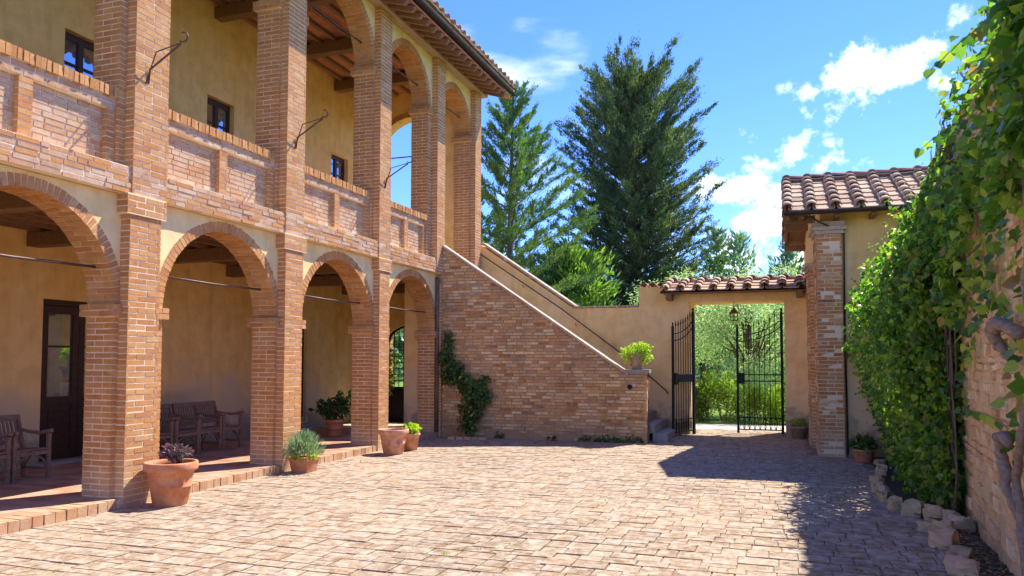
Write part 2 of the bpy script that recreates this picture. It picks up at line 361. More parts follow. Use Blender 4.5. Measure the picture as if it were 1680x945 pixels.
# --- many small blocks: the ones that show largest become objects, the rest one part
CUBE = {}
def unit_block(mat, seed):
    """slightly worn brick: a box with cut corners"""
    k = (mat.name, seed)
    if k not in CUBE:
        r = random.Random(seed); v = []
        for i in (-1, 1):
            for j in (-1, 1):
                for kk in (-1, 1): v.append((i * (.5 - r.random() * .02), j * (.5 - r.random() * .06), kk * (.5 - (r.random() * .04 if kk > 0 else 0))))
        me = bpy.data.meshes.new('block'); me.from_pydata(v, [], [(0, 1, 3, 2), (4, 6, 7, 5), (0, 4, 5, 1), (2, 3, 7, 6), (0, 2, 6, 4), (1, 5, 7, 3)])
        me.materials.append(mat); CUBE[k] = me
    return CUBE[k]
class Blocks:
    def __init__(s): s.c = []; s.A = []; s.m = []; s.r = []
    def add(s, c, A, m=0, r=None): s.c.append(c); s.A.append(A); s.m.append(m); s.r.append(R_.random() if r is None else r)
    def wall(s, O, U, W, H, Nn, course=.0645, blen=.262, joint=.013, depth=.06, mat=0, iv=None, proud=.002, ph=0, V=(0, 0, 1), start=0, jit=0):
        O = np.array(O, float); U = np.array(U, float); V = np.array(V, float); Nn = np.array(Nn, float)
        nc = max(1, round(H / course)); ch = H / nc
        for k in range(nc):
            v = (k + .5) * ch
            ivs = iv(v) if iv else [(0, W)]
            for a, b in ivs:
                wdt = b - a
                if wdt < .03: continue
                # running bond: piece boundaries
                off = (blen / 2 if (k + ph) % 2 else 0) + (R_.uniform(-jit, jit) if jit else 0)
                xs = [a]; x = math.floor((a + off) / blen) * blen - off + blen
                while x < b - .02:
                    if x > a + .03: xs.append(x + (R_.uniform(-jit, jit) * .8 if jit else 0))
                    x += blen * (.5 if (R_.random() < (.18 if jit else .05)) else 1)
                if b - xs[-1] < .045 and len(xs) > 1: xs.pop()
                xs.append(b)
                for i in range(len(xs) - 1):
                    l = xs[i + 1] - xs[i] - joint; pr = R_.uniform(-proud, proud)
                    e0 = joint / 2 if i == 0 else 0; e1 = joint / 2 if i == len(xs) - 2 else 0
                    c = O + U * ((xs[i] + xs[i + 1]) / 2 + (e1 - e0) / 2) + V * (v + (R_.uniform(-1, 1) * joint * .12)) + Nn * (pr - depth / 2)
                    s.add(c, (U * (l + e0 + e1), V * (ch - joint), Nn * depth), mat)
    def ring(s, c, R, th, x0, x1, a0, a1, mat=0, course=.066, axis=0, proud=.002):
        """voussoirs of an arch in the y-z plane (axis 0, depth along x) or x-z plane (axis 1, depth along y)"""
        n = max(4, round((a1 - a0) * R / course))
        for k in range(n):
            a = a0 + (k + .5) * (a1 - a0) / n
            t = np.array((0, -math.sin(a), math.cos(a))); q = np.array((0, math.cos(a), math.sin(a))); dx = np.array((1.0, 0, 0))
            if axis == 1: t = np.array((-math.sin(a), 0, math.cos(a))); q = np.array((math.cos(a), 0, math.sin(a))); dx = np.array((0, 1.0, 0))
            D = x1 - x0; sp = [x0, x0 + D * .66, x1] if k % 2 else [x0, x0 + D * .34, x1]
            wdt = (a1 - a0) / n * (R + th / 2) - .012
            for i in range(2):
                pr = R_.uniform(-proud, proud)
                s.add(np.array(c, float) + q * (R + th / 2 + pr) + dx * ((sp[i] + sp[i + 1]) / 2), (dx * (sp[i + 1] - sp[i] - .008), q * th, t * wdt), mat)
    def finish(s, parent, mats, nmax=300, name='brick', rest='brickwork', back=False, facing=True):
        c = np.array(s.c); A = np.array(s.A); m = np.array(s.m); r = np.array(s.r); n = len(c)
        px, py, z = project(c); size = np.sqrt(np.linalg.norm(A[:, 0], axis=1) * np.linalg.norm(A[:, 1], axis=1)) / np.maximum(z, .1)
        vis = (z > .3) & (px > -10) & (px < 1690) & (py > -10) & (py < 955)
        if facing: vis &= ((CAM - c) * A[:, 2]).sum(1) > 0
        score = np.where(vis, size, -1); order = np.argsort(-score); top = order[:nmax]; top = top[score[top] > 0]
        mask = np.ones(n, bool); mask[top] = False; oo = org(parent)
        for i in top:
            o = bpy.data.objects.new(name, unit_block(mats[m[i]], int(i) % 5)); col.objects.link(o); o.parent = parent
            o.matrix_local = Matrix([[A[i][0][k], A[i][1][k], A[i][2][k], c[i][k] - oo[k]] for k in range(3)] + [[0, 0, 0, 1]])
        for mi, mat in enumerate(mats):
            q = mask & (m == mi)
            if not q.any(): continue
            cc, AA, rr = c[q], A[q], r[q]; k = len(cc)
            sg = np.array([(i, j, l) for i in (-1, 1) for j in (-1, 1) for l in (-1, 1)], float)
            V = cc[:, None, :] + np.einsum('vs,nsk->nvk', sg / 2, AA)
            j = rng.uniform(-1, 1, (k, 8, 2)) * .0022
            nu = AA[:, 0] / np.linalg.norm(AA[:, 0], axis=1)[:, None]; nv = AA[:, 1] / np.linalg.norm(AA[:, 1], axis=1)[:, None]
            V += j[..., :1] * nu[:, None] + j[..., 1:] * nv[:, None]
            fs = np.array([(0, 1, 3, 2), (4, 6, 7, 5), (0, 4, 5, 1), (2, 3, 7, 6), (1, 5, 7, 3)] + ([(0, 2, 6, 4)] if back else []))
            Fa = (fs[None] + (np.arange(k) * 8)[:, None, None]).reshape(-1, 4)
            me = mesh_np(rest, V.reshape(-1, 3) - oo, [Fa], np.repeat(rr, len(fs)), [mat])
            tag(link(rest, me, parent), kind='stuff')

# --- leaves
def leaves_np(P, D, Nn, ln, wd, fold=.25):
    """pointed folded leaves: base P, direction D, normal Nn"""
    P = np.asarray(P); D = D / (np.linalg.norm(D, axis=1)[:, None] + 1e-9)
    S = np.cross(D, Nn); S /= np.linalg.norm(S, axis=1)[:, None] + 1e-9; Nn = np.cross(S, D)
    ln = np.broadcast_to(ln, (len(P),))[:, None]; wd = np.broadcast_to(wd, (len(P),))[:, None]
    b = P; t = P + D * ln - Nn * ln * .12; m_ = P + D * ln * .42
    l_ = m_ + S * wd / 2 + Nn * wd * fold; r_ = m_ - S * wd / 2 + Nn * wd * fold; mid = m_
    V = np.stack([b, l_, t, r_], 1).reshape(-1, 3); i = np.arange(len(P))[:, None] * 4
    # two triangles sharing the midrib
    T = np.concatenate([i + np.array([0, 2, 1]), i + np.array([0, 3, 2])], 0)
    return V, T
def leaf_obj(name, P, D, Nn, ln, wd, mat, parent=None, fold=.25, stuff=True, rn=None):
    V, T = leaves_np(P, D, Nn, ln, wd, fold); n = len(P)
    r = rng.random(n) if rn is None else rn
    me = mesh_np(name, V - org(parent), [T], np.concatenate([r, r]), [mat]); o = link(name, me, parent)
    if stuff: o['kind'] = 'stuff'
    return o
def unit(n):
    v = rng.normal(size=(n, 3)); return v / np.linalg.norm(v, axis=1)[:, None]
def bush(name, blobs, n, ln, wd, mat, parent, droop=.2, shell=.55, fold=.25, stuff=True):
    Ps, Ns = [], []; vol = np.array([b[1][0] * b[1][1] * b[1][2] for b in blobs]) ** .67; vol /= vol.sum()
    for (c, r_), f in zip(blobs, vol):
        k = max(3, int(n * f)); u = unit(k); rr = shell + (1 - shell) * rng.random(k) ** .6
        lump = 1 + .22 * np.sin(u[:, 0] * 7 + c[0] * 5) * np.sin(u[:, 1] * 8 + c[1] * 3) + .15 * np.sin(u[:, 2] * 11)
        Ps.append(np.array(c) + u * np.array(r_) * (rr * lump)[:, None]); Ns.append(u)
    P = np.concatenate(Ps); U = np.concatenate(Ns)
    P[:, 2] = np.maximum(P[:, 2], .01)
    D = U * .6 + unit(len(P)) * .9; D[:, 2] -= droop
    Nn = U + unit(len(P)) * .7; Nn[:, 2] += .5
    s = rng.uniform(.65, 1.25, len(P))
    return leaf_obj(name, P, D, Nn, ln * s, wd * s, mat, parent, fold, stuff)

# ================================================================== GROUND
g = MB(); g.box(-900, 900, -900, 900, -.5, -.03); struct(g, 'ground', M['grass'])
court = MB(); court.box(-.2, 9.2, -6, 19.0, -.06, -.004); court = struct(court, 'courtyard_paving', M['paver_joint'])
pv = Blocks(); y = 2.6; row = 0
while y < 18.85:
    h = R_.choice((.16, .19, .21, .24)); x = .10 + R_.uniform(-.1, 0)
    while x < 8.9:
        wd = R_.choice((.17, .20, .23, .26, .29)) * R_.uniform(.92, 1.08)
        t = R_.uniform(-.006, .006); u = np.array((math.cos(t), math.sin(t), R_.uniform(-.006, .006))); v = np.array((-math.sin(t), math.cos(t), R_.uniform(-.007, .007)))
        jx = R_.uniform(.004, .011); jy = R_.uniform(.005, .014)
        if not (x + wd > 8.22 and 8.8 < y < 14.2) and not (y > 17.3 and (x < 4.9 or x + wd > 6.95)) and not (y > 15.1 and x < 4.5) and not (y > 14.1 and x + wd > 7.42):
            cx, cy = x + wd / 2, y + h / 2
            wave = .004 * math.sin(cx * 1.7 + cy * .8) + .003 * math.sin(cx * .6 - cy * 1.9) + .011
            if R_.random() < .22:   # slab made of two thinner bricks
                for sgn in (-1, 1): pv.add(np.array((cx, cy + sgn * h / 4, -.03 + wave + R_.uniform(-.003, .003))), (u * (wd - jx), v * (h / 2 - jy * .7), np.array((0, 0, .06))))
            else: pv.add(np.array((cx, cy, -.03 + wave + R_.uniform(-.004, .004))), (u * (wd - jx), v * (h - jy), np.array((0, 0, .06))))
        x += wd
    y += h; row += 1
pv.finish(court, [M['paver']], 300, 'paver', 'paving_bricks')
# sparse pavers behind the camera too
pb = Blocks()
for yy in np.arange(-5.8, 2.6, .25):
    for xx in np.arange(.1, 8.3, .28): pb.add(np.array((xx + .13, yy + .12, -.03)), (np.array((.265, 0, 0)), np.array((0, .235, 0)), np.array((0, 0, .06))))
pb.finish(court, [M['paver']], 0, 'paver', 'paving_bricks')
pth = MB(); pth.box(1.5, 12, 19.0, 20.6, -.05, -.008); struct(pth, 'gravel_path', M['gravel'])
# grass in the joints and dry leaves
n = 420; P = np.stack([rng.uniform(.4, 7.9, n), rng.uniform(3, 16.5, n), np.full(n, -.004)], 1)
keep = np.sin(P[:, 0] * 3.1) * np.sin(P[:, 1] * 2.3 + 1) > .25; P = np.repeat(P[keep], 5, 0) + rng.normal(size=(keep.sum() * 5, 3)) * (.02, .01, 0)
D = unit(len(P)); D[:, 2] = np.abs(D[:, 2]) + .5
leaf_obj('joint_grass', P, D, unit(len(P)), .035, .01, M['shrub'])
n = 240; P = np.stack([rng.normal(7.75, .35, n), rng.uniform(5.5, 12.5, n), np.full(n, .012)], 1); D = unit(n); D[:, 2] *= .15
P = P[P[:, 0] < 8.5]; D = D[:len(P)]
leaf_obj('fallen_leaves', P, D, np.tile((0, 0, 1.0), (len(P), 1)) + unit(len(P)) * .3, .045, .028, M['dry'])

# ================================================================== LOGGIA
LOG = thing('loggia_building', (0, 9, 0), 'long two-storey brick arcade with ochre plaster walls on the left of the courtyard', 'building')
ZS, ZI, ZB = 2.19, 2.07, 3.42        # spring, impost foot, band foot
US, UI, UT = 6.87, 6.73, 7.97        # upper spring, impost foot, timber plate foot
D0 = -.38
low = [(.94, 1.64, 1.02, 1.46), (3.76, 4.46, 3.84, 4.27), (6.58, 7.29, 6.65, 7.10), (9.43, 10.09, 9.49, 9.92), (12.21, 12.76, 12.27, 12.64), (14.89, 15.30, 14.93, 15.26)]
upp = [(.94, 1.62, 1.02, 1.50), (3.76, 4.42, 3.84, 4.33), (6.58, 7.25, 6.67, 7.17), (9.43, 10.05, 9.48, 9.93), (12.18, 12.75, 12.24, 12.66), (14.50, 15.13, 14.70, 15.10), (16.76, 17.38, 16.83, 17.20)]
B = Blocks()
X, Yv = (1, 0, 0), (0, 1, 0)
def pier(y0, y1, p0, p1, z0, z1, zp0, zp1, zi, name):
    m = MB(); m.box(D0 + .004, -.004, y0 + .004, y1 - .004, z0, z1); m.box(-.02, .126, p0 + .004, p1 - .004, zp0, zp1)
    o = m.build(name, M['mortar'], LOG)
    H = zi - z0
    B.wall((0, y0, z0), Yv, p0 - y0, H, (1, 0, 0), ph=1); B.wall((0, p1, z0), Yv, y1 - p1, H, (1, 0, 0), ph=1)
    B.wall((D0, y0, z0), X, -D0, H, (0, -1, 0), blen=.25); B.wall((D0, y1, z0), X, -D0, H, (0, 1, 0), blen=.25)
    B.wall((D0, y0, z0), Yv, y1 - y0, H, (-1, 0, 0))
    B.wall((.13, p0, zp0), Yv, p1 - p0, zp1 - zp0, (1, 0, 0))
    B.wall((0, p0, zp0), X, .13, zp1 - zp0, (0, -1, 0), depth=.03); B.wall((0, p1, zp0), X, .13, zp1 - zp0, (0, 1, 0), depth=.03)
    # impost: two courses standing proud round the core
    im = MB(); im.box(D0 - .04, .038, y0 - .04, p0 - .002, zi + .004, zi + .136); im.box(D0 - .04, .038, p1 + .002, y1 + .04, zi + .004, zi + .136)
    im.box(D0 - .04, -.05, p0 - .01, p1 + .01, zi + .004, zi + .136)
    im.build('impost', M['mortar'], o)
    for (a, b) in ((y0 - .05, p0), (p1, y1 + .05)): B.wall((.05, a, zi), Yv, b - a, .14, (1, 0, 0))
    B.wall((D0 - .05, y0 - .05, zi), X, -D0 + .1, .14, (0, -1, 0)); B.wall((D0 - .05, y1 + .05, zi), X, -D0 + .1, .14, (0, 1, 0))
    B.wall((D0 - .05, y0 - .05, zi), Yv, y1 - y0 + .1, .14, (-1, 0, 0))
    return o
for i, (y0, y1, p0, p1) in enumerate(low): pier(y0, y1, p0, p1, 0, ZS, 0, 3.21, ZI, 'pier')
for i, (y0, y1, p0, p1) in enumerate(upp): pier(y0, y1, p0, p1, 3.6, US, ZB, UT, UI, 'pier')
# spandrels in plaster with brick rings
def spandrel(mb, mo, c, R, th, zs, zt, ya, yb, x0, x1, mat, a_seg=28):
    """wall from zs up to zt between ya and yb, pierced by a round arch of radius R+th (the ring fills the rest)"""
    RR = R + th - .004; yl, yr = max(ya, c - RR), min(yb, c + RR)
    ys = [c - RR * math.cos(math.pi * k / a_seg) for k in range(a_seg + 1)]; ys = [min(max(q, ya), yb) for q in ys]
    zz = [zs + math.sqrt(max(0, RR * RR - (q - c) ** 2)) for q in ys]
    for k in range(a_seg):
        a, b = ys[k], ys[k + 1]
        if b - a < 1e-5: continue
        mb.add([(x1, a, zz[k]), (x1, b, zz[k + 1]), (x1, b, zt), (x1, a, zt)], [(0, 1, 2, 3)], 0)
        mb.add([(x0, a, zz[k]), (x0, b, zz[k + 1]), (x0, b, zt), (x0, a, zt)], [(3, 2, 1, 0)], 0)
        mb.add([(x1, a, zz[k]), (x1, b, zz[k + 1]), (x0, b, zz[k + 1]), (x0, a, zz[k])], [(3, 2, 1, 0)], 0)
    if yl > ya + 1e-4: mb.box(x0, x1, ya, yl, zs, zt, 0)
    if yr < yb - 1e-4: mb.box(x0, x1, yr, yb, zs, zt, 0)
    # mortar of the ring
    n = 40
    for k in range(n):
        a, b = math.pi * k / n, math.pi * (k + 1) / n
        def p(r, t, x): return (x, c + r * math.cos(t), zs + r * math.sin(t))
        r0, r1, xa, xb = R + .010, R + th + .012, x0 + .004, x1 - .001
        mo.add([p(r0, a, xb), p(r1, a, xb), p(r1, b, xb), p(r0, b, xb), p(r0, a, xa), p(r1, a, xa), p(r1, b, xa), p(r0, b, xa)],
               [(0, 1, 2, 3), (7, 6, 5, 4), (0, 3, 7, 4)], 0)
spl, spu = MB(), MB()
def arches(piers, zs, zt, mb):
    for (a, b) in zip(piers[:-1], piers[1:]):
        ya, yb = a[1], b[0]; c = (ya + yb) / 2; R = (yb - ya) / 2
        ca, cb = (a[0] + a[1]) / 2, (b[0] + b[1]) / 2
        mo = MB(); spandrel(mb, mo, c, R, .135, zs, zt, ca, cb, D0, 0, 0); mo.build('arch_ring', M['mortar'], LOG)
        B.ring((0, c, zs), R, .135, D0, .012, 0, math.pi, 0)
        r = MB(); zr = zs + .42; yy = math.sqrt(max(.01, R * R - .42 ** 2))
        r.tube([(D0 / 2, c - yy - .02, zr), (D0 / 2, c, zr - .012), (D0 / 2, c + yy + .02, zr)], .014, 8); r.build('tie_rod', M['rod'], LOG, True)
arches(low, ZS, ZB, spl); arches(upp, US, 8.2, spu)
spl.build('spandrel', M['plaster_up'], LOG); spu.build('spandrel', M['plaster_up'], LOG)
# band, caps
ya, yb = .94, 15.06
bd = MB(); bd.box(D0 + .01, .106, ya, yb, ZB + .006, 3.72); bd.box(D0 + .01, -.01, yb, 17.38, ZB, 3.64)
for (y0, y1, p0, p1) in low[:5]: bd.box(0, .146, p0 - .056, p1 + .056, 3.214, ZB + .008)
bd.build('band_course', M['mortar'], LOG)
B.wall((.115, ya, ZB), Yv, yb - ya, .30, (1, 0, 0), proud=.006, jit=.04)
for q_ in range(len(B.m)):
    if abs(B.c[q_][0] - .085) < .02 and ZB < B.c[q_][2] < 3.72 and R_.random() < .55: B.m[q_] = 1
for (y0, y1, p0, p1) in low[:5]:
    B.wall((.15, p0 - .06, 3.21), Yv, p1 - p0 + .12, .21, (1, 0, 0)); B.wall((0, p0 - .06, 3.21), X, .15, .21, (0, -1, 0), depth=.03); B.wall((0, p1 + .06, 3.21), X, .15, .21, (0, 1, 0), depth=.03)
    s_ = MB(); s_.box(0.002, .15, p0 - .06, p1 + .06, 3.2, 3.21); s_.build('band_cap', M['mortar'], LOG)
# parapets
par = MB(); cop = MB(); copB = Blocks()
for (a, b) in zip(upp[:-2], upp[1:-1]):
    y0, y1 = a[1], b[0]; par.box(D0 + .05, -.111, y0 - .02, y1 + .02, 3.7, 4.47)
    B.wall((-.10, y0, 3.72), Yv, y1 - y0, .62, (1, 0, 0), mat=1, proud=.003, jit=.04, depth=.04)
    for pa, pb_ in ((y0, y0 + .12), ((y0 + y1) / 2 - .075, (y0 + y1) / 2 + .075), (y1 - .12, y1)):
        B.wall((-.04, pa, 3.72), Yv, pb_ - pa, .62, (1, 0, 0), depth=.05, blen=.3); B.wall((-.11, pa, 3.72), X, .07, .62, (0, -1, 0), depth=.03); B.wall((-.11, pb_, 3.72), X, .07, .62, (0, 1, 0), depth=.03)
        par.box(-.115, -.045, pa + .006, pb_ - .006, 3.71, 4.345)
    par.box(-.115, -.045, y0, y1, 4.342, 4.47); B.wall((-.038, y0, 4.34), Yv, y1 - y0, .13, (1, 0, 0), mat=1)
    B.wall((D0 + .05, y0, 3.72), Yv, y1 - y0, .75, (-1, 0, 0))
    cop.box(D0 + .03, -.022, y0 + .002, y1 - .002, 4.474, 4.574); k = round((y1 - y0) / .064); st = (y1 - y0) / k
    for q in range(k): copB.add(np.array((-.198, y0 + (q + .5) * st, 4.53 + R_.uniform(-.004, .004))), (np.array((0, st - .009, 0)), np.array((0, 0, .115)), np.array((.40, 0, 0)) ), 0)
par.build('parapet', M['mortar'], LOG); cp = cop.build('parapet_coping', M['mortar'], LOG); copB.finish(LOG, [M['brick']], 110, 'coping_brick', 'coping_brickwork', True)
B.finish(LOG, [M['brick'], M['brick_pale']], 300)
# raised walk of the loggia
fl = MB(); fl.box(-3.0, .10, .9, 17.1, -.05, .098); flo = tag(fl.build('walk_floor', M['mortar'], LOG))
T = Blocks()
for xx in np.arange(-2.95, -.14, .30):
    for yy in np.arange(.95, 15.2, .15): T.add(np.array((xx + .15, yy + .075, .10 + R_.uniform(-.001, .001))), (np.array((.293, 0, 0)), np.array((0, .144, 0)), np.array((0, 0, .03))))
T.finish(flo, [M['terracotta_floor']], 0, 'floor_tile', 'floor_tiles')
T = Blocks()
for yy in np.arange(.95, 14.85, .125):   # bricks on edge along the step
    if any(a[2] - .12 < yy < a[3] for a in low): continue
    T.add(np.array((0.0, yy + .06, .0575)), (np.array((0, .115, 0)), np.array((0, 0, .125 + R_.uniform(-.004, .004))), np.array((.27, 0, 0))))
T.finish(flo, [M['brick_pale']], 60, 'edge_brick', 'edge_bricks', True)

# walls behind the arcade, with openings
def pierced(mb, axis, face, back, a0, a1, z0, z1, holes):
    """slab facing along axis (0: x, 1: y) with rectangular holes (a, b, za, zb)"""
    As = sorted({a0, a1, *[h[0] for h in holes], *[h[1] for h in holes]}); Zs = sorted({z0, z1, *[h[2] for h in holes], *[h[3] for h in holes]})
    def P(d, a, z): return (d, a, z) if axis == 0 else (a, d, z)
    for i in range(len(As) - 1):
        for k in range(len(Zs) - 1):
            ca, cz = (As[i] + As[i + 1]) / 2, (Zs[k] + Zs[k + 1]) / 2
            if any(h[0] < ca < h[1] and h[2] < cz < h[3] for h in holes): continue
            for d in (face, back): mb.add([P(d, As[i], Zs[k]), P(d, As[i + 1], Zs[k]), P(d, As[i + 1], Zs[k + 1]), P(d, As[i], Zs[k + 1])], [(0, 1, 2, 3)], 0)
    for h in holes:
        for q in (((h[0], h[2]), (h[1], h[2])), ((h[1], h[2]), (h[1], h[3])), ((h[1], h[3]), (h[0], h[3])), ((h[0], h[3]), (h[0], h[2]))):
            mb.add([P(face, *q[0]), P(face, *q[1]), P(back, *q[1]), P(back, *q[0])], [(0, 1, 2, 3)], 0)
    for (q0, q1) in (((a0, z0), (a1, z0)), ((a1, z0), (a1, z1)), ((a1, z1), (a0, z1)), ((a0, z1), (a0, z0))):
        mb.add([P(face, *q0), P(face, *q1), P(back, *q1), P(back, *q0)], [(0, 1, 2, 3)], 0)
wins = [(2.6, 3.35), (5.5, 6.25), (8.46, 9.20), (11.46, 12.20), (15.62, 16.36)]
doors = [(2.6, 3.9), (8.24, 9.62), (13.45, 14.74)]
bw = MB(); pierced(bw, 0, -3.0, -3.35, .9, 17.7, -.05, 8.6, [(a, b, 5.45, 6.46) for a, b in wins] + [(a, b, .11, 2.47) for a, b in doors]); bw.build('rear_wall', M['plaster'], LOG)
for a, b in wins:
    f = MB(); x1 = -3.10
    for q in ((a, a + .05), (b - .05, b), ((a + b) / 2 - .045, (a + b) / 2 + .045)): f.box(x1 - .06, x1, q[0], q[1], 5.45, 6.46)
    f.box(x1 - .055, x1 - .004, a, b, 5.45, 5.53); f.box(x1 - .055, x1 - .004, a, b, 6.36, 6.46); f.box(x1 - .04, x1 - .01, a, b, 6.0, 6.025)
    fr = f.build('window', M['door'], LOG); p = MB(); p.add([(x1 - .03, a, 5.45), (x1 - .03, b, 5.45), (x1 - .03, b, 6.46), (x1 - .03, a, 6.46)], [(0, 1, 2, 3)]); p.build('pane', M['glass'], fr)
for a, b in doors:
    f = MB(); x1 = -3.08; m_ = (a + b) / 2
    f.box(x1 - .08, x1, a, a + .07, .11, 2.47); f.box(x1 - .08, x1, b - .07, b, .11, 2.47); f.box(x1 - .08, x1, a + .07, b - .07, 2.39, 2.47)
    dr = f.build('door', M['door'], LOG)
    for (u0, u1) in ((a + .07, m_ - .004), (m_ + .004, b - .07)):
        l = MB(); l.box(x1 - .06, x1 - .01, u0, u0 + .1, .12, 2.38); l.box(x1 - .06, x1 - .01, u1 - .1, u1, .12, 2.38)
        for z0, z1 in ((.12, .3), (.95, 1.07), (2.27, 2.38)): l.box(x1 - .06, x1 - .01, u0 + .1, u1 - .1, z0, z1)
        l.box(x1 - .05, x1 - .025, u0 + .1, u1 - .1, .3, .95); l.box(x1 - .045, x1 - .02, u0 + .1, u1 - .1, 1.78, 1.81)
        l.box(x1 - .03, x1 - .015, u0 + .14, u1 - .14, .36, .89)
        l.build('door_leaf', M['door'], dr)
        p = MB(); p.add([(x1 - .04, u0 + .1, 1.07), (x1 - .04, u1 - .1, 1.07), (x1 - .04, u1 - .1, 2.27), (x1 - .04, u0 + .1, 2.27)], [(0, 1, 2, 3)]); p.build('pane', M['glass'], dr)
    s_ = MB(); s_.box(-3.1, -2.86, a - .06, b + .06, .1, .16); s_.build('doorstep', M['stone'], dr)
hb = MB(); hb.box(-10, -3.36, .9, 17.7, -.05, 9.3); hb.build('house_body', M['plaster'], LOG)
# end wall with arched openings
def arch_poly(cx, R, zs, rise=None, n=16):
    rise = rise or R; return [(cx + R * math.cos(math.pi * k / n), zs + rise * math.sin(math.pi * k / n)) for k in range(n + 1)]
def end_slab(mb, y0, y1, xa, xb, z0, z1, cx, R, zs, rise, sill):
    pts = arch_poly(cx, R, zs, rise)
    for k in range(len(pts) - 1):
        (xb_, zb_), (xa_, za_) = pts[k], pts[k + 1]
        for yy in (y0, y1): mb.add([(xa_, yy, za_), (xb_, yy, zb_), (xb_, yy, z1), (xa_, yy, z1)], [(0, 1, 2, 3)], 0)
        mb.add([(xa_, y0, za_), (xb_, y0, zb_), (xb_, y1, zb_), (xa_, y1, za_)], [(0, 1, 2, 3)], 0)
    mb.box(xa, cx - R, y0, y1, z0, z1, 0); mb.box(cx + R, xb, y0, y1, z0, z1, 0)
    if sill > z0: mb.box(cx - R, cx + R, y0, y1, z0, sill, 0)
ew = MB(); end_slab(ew, 17.15, 17.5, -3.0, D0, 3.64, 8.6, -1.70, .98, 6.62, None, 4.45)
end_slab(ew, 17.16, 17.49, -3.0, D0, -.05, 3.45, -1.55, .78, 2.08, .42, .1); ew.build('end_wall', M['plaster'], LOG)
EB = Blocks(); EB.ring((-1.70, 0, 6.62), .98, .13, 17.13, 17.4, 0, math.pi, 0, axis=1); 
for xx in (-2.75, -.74): EB.wall((xx, 17.12, 6.5), X, .36, .13, (0, -1, 0))
EB.finish(LOG, [M['brick']], 0)
r = MB(); r.tube([(-2.68, 17.3, 6.66), (-.72, 17.3, 6.66)], .016, 8); r.build('tie_rod', M['rod'], LOG)
rs = MB(); rs.box(-.72, D0, 14.93, 15.25, .1, 3.45); rs.box(-.70, D0, 16.80, 17.15, 3.64, 8.2); rs.build('respond', M['plaster'], LOG)
cw = MB(); cw.box(-.70, -.02, 15.30, 17.15, -.05, 3.44); cw.build('store_wall', M['plaster'], LOG)
# glazed grille in the lower end arch
gg = MB()
for xx in np.arange(-2.3, -.8, .13): gg.box(xx - .008, xx + .008, 17.25, 17.265, .95, 2.08 + .42 * math.sqrt(max(0, 1 - ((xx + 1.55) / .78) ** 2)))
for zz in np.arange(.95, 2.45, .15):
    hw = .78 * (math.sqrt(max(0, 1 - ((zz - 2.08) / .42) ** 2)) if zz > 2.08 else 1); gg.box(-1.55 - hw, -1.55 + hw, 17.248, 17.262, zz - .008, zz + .008)
gg.box(-2.33, -.77, 17.24, 17.28, .1, .95)
pts = arch_poly(-1.55, .76, 2.08, .40, 14); gg.tube([(p[0], 17.26, p[1]) for p in pts], .03, 6)
go = gg.build('garden_grille', M['iron'], LOG)
# upper floor, ceilings
s_ = MB(); s_.box(-3.0, D0 + .012, .92, 17.15, 3.47, 3.62); s_.build('upper_floor', M['plaster'], LOG)
cl = MB(); cl.box(-3.0, D0, .9, 17.15, 8.262, 8.30); cl.build('ceiling_backing', M['mortar'], LOG)
T = Blocks()
for xx in np.arange(-3.0, D0 - .1, .30):
    for yy in np.arange(.95, 17.1, .15): T.add(np.array((xx + .15, yy + .075, 8.24)), (np.array((.294, 0, 0)), np.array((0, -.144, 0)), np.array((0, 0, -.03))))
for xx in np.arange(-3.0, D0 - .1, .30):
    for yy in np.arange(.95, 17.1, .15): T.add(np.array((xx + .15, yy + .075, 3.45)), (np.array((.294, 0, 0)), np.array((0, -.144, 0)), np.array((0, 0, -.03))))
T.finish(LOG, [M['ceiling_tile']], 0, 'ceiling_tile', 'ceiling_tiles', True)
for yy in np.arange(1.45, 17, 2.05):
    b_ = MB(); b_.box(-3.0, D0 + .01, yy - .1, yy + .1, 7.93, 8.145); b_.build('beam', M['beam'], LOG)
    b_ = MB(); b_.box(-3.0, D0 + .01, yy + .35, yy + .55, 3.17, 3.36); b_.build('beam', M['beam'], LOG)
for xx in np.arange(-2.8, -.4, .36):
    b_ = MB(); b_.box(xx - .04, xx + .04, .95, 17.1, 8.148, 8.222); b_.build('joist', M['rafter'], LOG)
    b_ = MB(); b_.box(xx - .04, xx + .04, .95, 17.1, 3.362, 3.432); b_.build('joist', M['beam'], LOG)
# timber plate, eaves
b_ = MB(); b_.box(.005, .20, .9, 17.45, UT + .003, 8.14); b_.build('wall_plate', M['plate'], LOG)
sl = (8.02 - 8.26) / .75
for yy in np.arange(1.0, 17.5, .30):
    b_ = MB(); b_.prism([(-.3, 8.26), (.72, 8.26 + sl * .98), (.72, 8.26 + sl * .98 - .06), (.66, 8.26 + sl * .98 - .10), (-.3, 8.15)], 1, yy - .04, yy + .04)
    b_.build('rafter', M['rafter'], LOG)
T = Blocks(); sv = np.array((1, 0, sl)); sv /= np.linalg.norm(sv)
for yy in np.arange(.9, 17.6, .145):
    for k in range(4): T.add(np.array((-.25, yy + .07, 8.29)) + sv * (.13 + .26 * k), (sv * .25, np.array((0, -.138, 0)), -np.array((0, 0, .03))))
T.finish(LOG, [M['ceiling_tile']], 0, 'soffit_tile', 'soffit_tiles', True)
def rfz(x): return 8.36 + (x - .75) * -.30 - .16
rf = MB(); rf.prism([(.78, rfz(.78)), (-6.7, rfz(-6.7)), (-6.7, rfz(-6.7) - .06), (.78, rfz(.78) - .04)], 1, .75, 17.75); rf.prism([(-6.7, rfz(-6.7)), (-14, rfz(.78)), (-14, rfz(.78) - .06), (-6.7, rfz(-6.7) - .06)], 1, .75, 17.75)
rfo = rf.build('roof', M['tile'], LOG)
gt = MB(); n = 8
